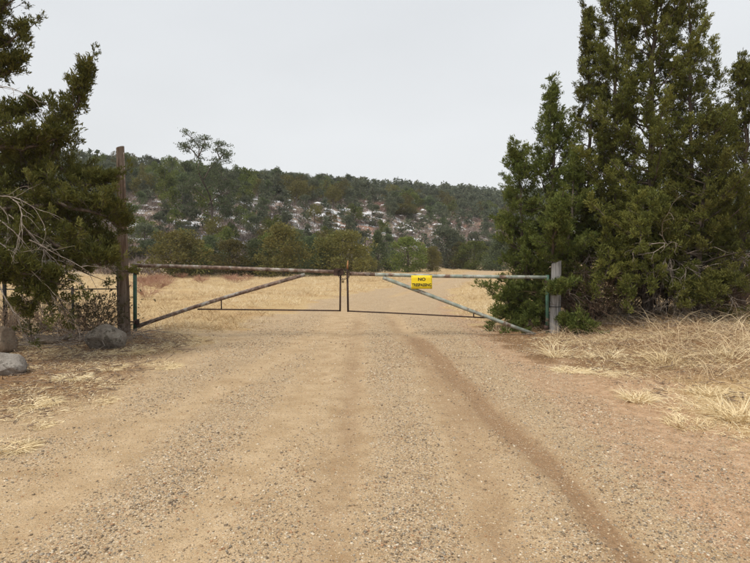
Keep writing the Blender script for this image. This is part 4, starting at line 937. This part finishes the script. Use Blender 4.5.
# mid distance tree line with trunk and crown
mid = {}
def midkey(shape, mat):
    k = (shape, mat)
    if k not in mid:
        L = []
        for s in range(3 if shape == 'round' else 2):
            sd = 500 + s * 7 + len(mid) * 31
            V_, f, r = crown_mesh(sd, 4.0, 4.0, shape, 8500, 0.15, 60); tv, tf = trunk_vf(sd, 4.0, 0.12)
            L.append((mesh_np('crown', V_, [f], {'rnd': r}, [M[mat]]), mesh_np('trunk', tv, tf, None, [M['bark']], True)))
        mid[k] = L
    return mid[k]
MIDT = [ # px, distance, top row, width px, shape, material, label
 (150, 52, 240, 30, 'round', 'pine', 'dark round tree at the left end of the tree line beside the tall post'),
 (178, 44, 229, 62, 'round', 'olive', 'broad olive juniper in the tree line next to the dark one by the tall post'),
 (212, 50, 236, 40, 'pine', 'pine', 'dark shaggy evergreen in the tree line under the tall sparse pine'),
 (232, 46, 240, 44, 'round', 'olive', 'olive juniper in the tree line right of the tall sparse pine'),
 (256, 47, 238, 34, 'round', 'pine', 'small dark tree in the tree line between two olive junipers'),
 (283, 45, 224, 56, 'round', 'olive', 'tallest olive juniper in the tree line above the left gate leaf'),
 (312, 49, 236, 36, 'pine', 'pine', 'dark evergreen squeezed between the two tallest olive junipers'),
 (342, 48, 229, 62, 'round', 'olive', 'brownish olive juniper standing above the meeting point of the gate leaves'),
 (378, 60, 231, 30, 'cone', 'pine', 'young conical blue green pine right of the gate centre'),
 (408, 60, 237, 42, 'round', 'juniper_green', 'green juniper standing above the yellow sign'),
 (432, 62, 246, 20, 'round', 'olive', 'smallest olive juniper, just right of the one above the sign'),
 (447, 78, 226, 48, 'pine', 'farpine', 'tall grey green pine behind the smallest olive juniper'),
 (474, 74, 241, 36, 'round', 'juniper_green', 'green juniper at the far end of the road bend'),
 (400, 98, 203, 44, 'round', 'olive', 'solitary olive juniper on the rocky slope above the gate'),
 (500, 70, 236, 40, 'cone', 'pine', 'dark cone shaped tree seen just left of the gatepost juniper'),
 (120, 50, 238, 44, 'round', 'olive', 'olive juniper of the tree line seen behind the tall post'),
 (84, 49, 234, 54, 'round', 'olive', 'olive juniper of the tree line seen through the left juniper'),
 (40, 50, 232, 60, 'round', 'pine', 'dark round tree of the tree line behind the left juniper'),
 (-20, 50, 230, 70, 'round', 'olive', 'olive juniper of the tree line behind the left juniper trunk'),
 (165, 55, 236, 40, 'pine', 'farpine', 'grey green evergreen peeping over the broad olive juniper by the tall post'),
 (198, 48, 243, 34, 'round', 'juniper_green', 'low green juniper squeezed in right of the broad olive juniper'),
 (270, 51, 233, 44, 'round', 'juniper_green', 'green juniper behind the small dark tree of the tree line'),
 (298, 52, 231, 40, 'pine', 'pine', 'dark evergreen behind the tallest olive juniper, on its right'),
 (326, 52, 238, 36, 'round', 'juniper_green', 'green juniper just left of the brownish one above the gate leaves'),
 (362, 56, 246, 26, 'round', 'olive', 'low olive bushy juniper between the brownish one and the conical pine'),
 (393, 64, 250, 22, 'round', 'pine', 'low dark tree between the conical pine and the juniper above the sign'),
 (460, 76, 243, 30, 'round', 'olive', 'low olive juniper at the foot of the tall grey green pine'),
 (488, 78, 240, 34, 'pine', 'farpine', 'grey green evergreen at the right end of the tree line by the gatepost juniper'),
]
for i, (px, d, ty, wp, shp, mt, lb) in enumerate(MIDT):
    x = at(px, d); z = gz(x, d) - 0.15; h = CAM_H + (HOR - ty) / F * d - z; wd = wp / F * d
    L = midkey(shp, mt); cm, tm = L[i % len(L)]
    o = thing('pine_tree' if shp != 'round' else 'juniper_tree', (x, d, z), lb, 'tree', 'tree line behind the meadow', rz=i * 1.3)
    for nm, me in (('crown', cm), ('trunk', tm)):
        c = link(nm, me, o); c.scale = (wd / 4.0 * 1.08, wd / 4.0 * 1.08, h / 4.0)

# the tall sparse pine breaking the skyline
d = 60; x = at(212, d); z0 = gz(x, d); z0b = z0
root = thing('pine_tree', (x, d, z0), 'tall sparse pine whose open top breaks the skyline above the tree line', 'tree')
T2 = Tree(77); rr = T2.r
def ap(px, py): return np.array(at(px, d, py)) - np.array([x, d, z0])
limbs_ = [([0, 0, -0.3], ap(212, 240), ap(208, 200), ap(204, 175), ap(200, 158)), (ap(205, 180), ap(213, 168), ap(221, 160)), (ap(201, 160), ap(193, 150), ap(184, 147)),
          (ap(200, 158), ap(199, 146), ap(187, 133)), (ap(200, 158), ap(205, 147), ap(208, 140)), (ap(221, 160), ap(219, 150), ap(224, 144)), (ap(221, 160), ap(227, 156), ap(229, 158)),
          (ap(208, 200), ap(196, 190), ap(186, 188)), (ap(209, 205), ap(222, 196), ap(236, 192)), (ap(210, 215), ap(196, 210), ap(184, 210)), (ap(211, 225), ap(226, 216), ap(238, 214)), (ap(207, 190), ap(216, 182), ap(228, 180)), (ap(210, 210), ap(220, 205), ap(232, 203))]
tubes = []; tips = []
for i, lb in enumerate(limbs_):
    P = catmull(np.array(lb) + np.array([[0, rr.normal(0, 0.3) * j, 0] for j in range(len(lb))]), 12); r0 = 0.17 if i == 0 else 0.07
    tubes.append(tube(P, np.linspace(r0, 0.03, 12), 6))
    for j in range(5 if i else 3, 12):
        for _ in range(2 if i < 7 else 4):
            e = P[j] + rr.normal(0, 0.34 if i < 7 else 0.55, 3); tubes.append(tube([P[j], e], [0.025, 0.012], 3)); tips.append(e)
Vv, f = merge(tubes); link('trunk', mesh_np('trunk', Vv, f, None, [M['bark']], True), root)
tips = np.array(tips); cc = np.repeat(tips, 36, 0) + rr.normal(0, 1, (len(tips) * 36, 3)) * [0.22, 0.22, 0.12]
V_, f, r = leaves(cc, norm(rr.normal(0, 1, cc.shape) + [0, 0, 0.6]), np.full(len(cc), 0.19), 1, 0.45, 0.4, rr, 0.2, rr.random(len(cc)), 0.1)
link('crown', mesh_np('crown', V_, [f], {'rnd': r}, [M['pine']]), root)

# hillside trees
HV = []
for s in range(6):
    shp = ('round', 'pine', 'round', 'cone', 'pine', 'round')[s]
    HV.append((shp, [far_tree_mesh(600 + s, 4.6, 3.9 if shp != 'cone' else 3.0, shp, 2200, 0.24, M[('farpine', 'farpine', 'olive', 'farpine', 'pine', 'juniper_green')[s]])][0]))
rr = np.random.default_rng(620)
n = 60000; px = rr.uniform(-230, 900, n); dd = rr.uniform(46, 330, n) ; 
x = (px - 375) / F * dd
Db_ = np.interp(px, AZ_PX, A_BASE_D); Dr_ = np.interp(px, AZ_PX, A_RIDGE_D); tt = (dd - Db_) / (Dr_ - Db_)
dens = np.where(tt > 0.55, 1.0, np.where((px < 365) & (tt < 0.30), 1.0, 0.9)) * (0.35 + 1.0 * sstep(0.38, 0.62, fbm(x * 0.05, dd * 0.05, 88, 3)))
dens = np.where((px > 360) & (px < 520) & (tt > 0.0) & (tt < 0.36), 0.16, dens)       # open rocky slope
dens = np.where((px > 345) & (px < 375) & (tt > .3) & (tt < .62), 0.25, dens)
k = (tt > 0.03) & (tt < 1.25) & (rr.random(n) < dens * dd / 190); px, dd, x, tt = px[k], dd[k], x[k], tt[k]
# thin so that crowns keep their distance
cell = {}; keep = []
for i in range(len(x)):
    key = (int(x[i] // 2.5), int(dd[i] // 2.5))
    if key in cell: continue
    near_ok = all(((key[0] + a_, key[1] + b_) not in cell) or np.hypot(x[i] - x[cell[(key[0] + a_, key[1] + b_)]], dd[i] - dd[cell[(key[0] + a_, key[1] + b_)]]) > 2.3 for a_ in (-1, 0, 1) for b_ in (-1, 0, 1))
    if near_ok: cell[key] = i; keep.append(i)
keep = np.array(keep); x, y, px, tt = x[keep], dd[keep], px[keep], tt[keep]
zz = terrain(x, y); sc_ = rr.uniform(0.5, 1.05, len(x)) * np.where(tt < 0.25, 0.75, 1.0); kind = rr.integers(0, 6, len(x))
inview = (px > 100) & (px < 520); order = np.argsort(np.where(inview, y / sc_, 1e6)); print('hill trees', len(x), 'in view', inview.sum())
ind = order[:285]; rest = order[285:]
LBL = {'round': 'rounded dark evergreen among many on the snowy hillside', 'pine': 'shaggy dark pine among many on the snowy hillside', 'cone': 'narrow pointed evergreen among many on the snowy hillside'}
for i in ind:
    shp, me = HV[kind[i]]; s = sc_[i]
    o = link('hillside_tree', me, None, (x[i], y[i], zz[i] - 0.15)); o.scale = (s * 1.05, s * 1.05, s); o.rotation_euler = (0, 0, rr.uniform(0, 6.28))
    tag(o, LBL[shp], 'tree', 'evergreens scattered over the hillside')
parts_ = []; rs = []
rest = rest[(px[rest] > -90) & (px[rest] < 760)]; vis = (px[rest] > 95) & (px[rest] < 515)
LO = [crown_mesh(700 + s, 4.6, 3.9 if s != 3 else 2.9, ('round', 'pine', 'round', 'cone', 'pine', 'round')[s], nq, lq, 22) for nq, lq in ((230, 0.68), (60, 1.3)) for s in range(6)]
for s in range(12):
    sel = rest[(kind[rest] == s % 6) & (vis if s < 6 else ~vis)]; V_, f, r = LO[s]; a = rr.uniform(0, 6.28, len(sel)); ca, sa = np.cos(a)[:, None], np.sin(a)[:, None]; q = sc_[sel][:, None]
    W_ = np.stack([(V_[None, :, 0] * ca - V_[None, :, 1] * sa) * q * 1.05 + x[sel][:, None], (V_[None, :, 0] * sa + V_[None, :, 1] * ca) * q * 1.05 + y[sel][:, None], V_[None, :, 2] * q + zz[sel][:, None] - 0.1], -1)
    ff = (f[None] + (np.arange(len(sel)) * len(V_))[:, None, None]).reshape(-1, 4); parts_.append((W_.reshape(-1, 3), [ff]))
    rs.append(np.clip(r[None] * 0.7 + rr.random(len(sel))[:, None] * 0.4 - 0.05, 0, 1).reshape(-1))
VV, FF = merge(parts_); print('far wood tris', sum(len(q) for q in FF) * 2)
tag(link('distant_wood', mesh_np('distant_wood', VV, FF, {'rnd': np.concatenate(rs)}, [M['farpine']])), 'mass of dark evergreens covering the upper hill and the ridge', 'wood', kind='stuff')

# bare brush on the hillside and rocks with snow
BR = [twig_mesh(720 + k, 60, 1.7, 1.5, 0.022, 3, 'hillside_brush', 'twigs') for k in range(2)]
def brush(n, cond, name, mat, label, seed, h=1.5):
    rr = np.random.default_rng(seed); px = rr.uniform(60, 560, n * 8); dd = rr.uniform(46, 200, n * 8); x = (px - 375) / F * dd
    tt = (dd - np.interp(px, AZ_PX, A_BASE_D)) / (np.interp(px, AZ_PX, A_RIDGE_D) - np.interp(px, AZ_PX, A_BASE_D)); k = cond(px, tt, x, dd); x = x[k][:n]; y = dd[k][:n]; z = terrain(x, y)
    per = 28; m = len(x) * per; a = rr.uniform(0, 6.28, m); c = np.repeat(np.stack([x, y, z], -1), per, 0); hh = np.repeat(rr.uniform(0.5, 1.2, len(x)), per) * h
    d = norm(np.stack([np.cos(a) * rr.random(m) * 1.1, np.sin(a) * rr.random(m) * 1.1, np.ones(m)], -1))
    c = c + np.stack([np.cos(a), np.sin(a), a * 0], -1) * (rr.random(m) * hh * 0.5)[:, None]
    V_, f, r = blades(c, d, hh * rr.uniform(0.5, 1, m), np.full(m, 0.06), 0.15, 1, rr)
    tag(link(name, mesh_np(name, V_, f, {'rnd': r}, [mat])), label, 'brush', kind='stuff')
def brush_mat(name, c):
    return straw_mat(name, c)
brush(4600, lambda px, tt, x, y: (tt > 0.0) & (tt < 0.75), 'grey_brush', brush_mat('grey_brush_stems', ((0.12, 0.09, 0.075), (0.22, 0.17, 0.145), (0.34, 0.28, 0.25))), 'leafless grey brown brush between the hillside trees', 801)
brush(520, lambda px, tt, x, y: (px > 360) & (px < 520) & (tt > 0.20) & (tt < 0.42), 'red_brush', brush_mat('red_brush_stems', ((0.19, 0.09, 0.07), (0.32, 0.17, 0.13), (0.42, 0.26, 0.20))), 'reddish leafless brush along the top of the rocky slope', 802)
def snow_rock_mat():
    m = MT('snow_capped_rock'); p = m.pos(); n = m.noise(1.2, 6, 0.7)
    col = m.ramp(n, [(0.3, (0.13, 0.105, 0.085)), (0.5, (0.25, 0.22, 0.19)), (0.7, (0.38, 0.33, 0.28))])
    g_ = N(m.t, 'ShaderNodeNewGeometry'); s_ = N(m.t, 'ShaderNodeSeparateXYZ'); m.l(g_.outputs['Normal'], s_.inputs[0])
    sn = m.mask(s_.outputs['Z'], m.noise(0.5, 5, 0.7), 0.80, 0.92, 1.6)
    return m.done(m.mix(sn, col, (0.80, 0.82, 0.86)), 0.9, m.bump(m.noise(5, 4), 0.05), spec=0.15)
SRM = snow_rock_mat()
rr = np.random.default_rng(820); parts_ = []
RMESH = [rock_mesh(830 + k, 2, 8) for k in range(5)]
n = 9000; px = rr.uniform(110, 540, n); dd = rr.uniform(50, 190, n); x = (px - 375) / F * dd
tt = (dd - np.interp(px, AZ_PX, A_BASE_D)) / (np.interp(px, AZ_PX, A_RIDGE_D) - np.interp(px, AZ_PX, A_BASE_D))
pr_ = np.where((px > 365) & (tt > 0.02) & (tt < 0.34), 0.19, 0.05) * (tt > 0.02) * (tt < 0.8)
k = rr.random(n) < pr_; x, y = x[k], dd[k]; z = terrain(x, y); print('hill rocks', len(x))
for i in range(len(x)):
    co, F_ = RMESH[i % 5]; s = 0.2 + 0.85 * rr.random() ** 2; a = rr.uniform(0, 6.28); c_, s_ = math.cos(a), math.sin(a)
    c2 = co * [s * rr.uniform(0.8, 1.6), s, s * rr.uniform(0.35, 0.7)]; c2 = np.stack([c2[:, 0] * c_ - c2[:, 1] * s_, c2[:, 0] * s_ + c2[:, 1] * c_, c2[:, 2]], -1)
    parts_.append((c2 + [x[i], y[i], z[i] + s * 0.15], [F_]))
VV, FF = merge(parts_); tag(link('hillside_rocks', mesh_np('hillside_rocks', VV, FF, None, [SRM], False)), 'broken rocks with snow patches strewn over the slope beyond the meadow', 'rocks', kind='stuff')

# ------------------------------------------------------------------ haze
hm = bpy.data.materials.new('haze_air'); hm.use_nodes = True; ht = hm.node_tree; ht.nodes.clear()
ho = N(ht, 'ShaderNodeOutputMaterial'); hv = N(ht, 'ShaderNodeVolumePrincipled'); hv.inputs['Density'].default_value = HAZE
hv.inputs['Color'].default_value = (0.88, 0.91, 0.95, 1); ht.links.new(hv.outputs[0], ho.inputs['Volume'])
zlo, zhi = float(Z.min()) - 1.0, float(Z.max()) + 12.0
if HAZE > 0:
    Vv, f = box((0, (gy[0] + gy[-1]) / 2, (zlo + zhi) / 2), (gx[-1] - gx[0] + 20, gy[-1] - gy[0] + 20, zhi - zlo))
    tag(link('haze', mesh_np('haze', Vv, f, None, [hm])), kind='stuff')
S.render.engine = 'CYCLES'
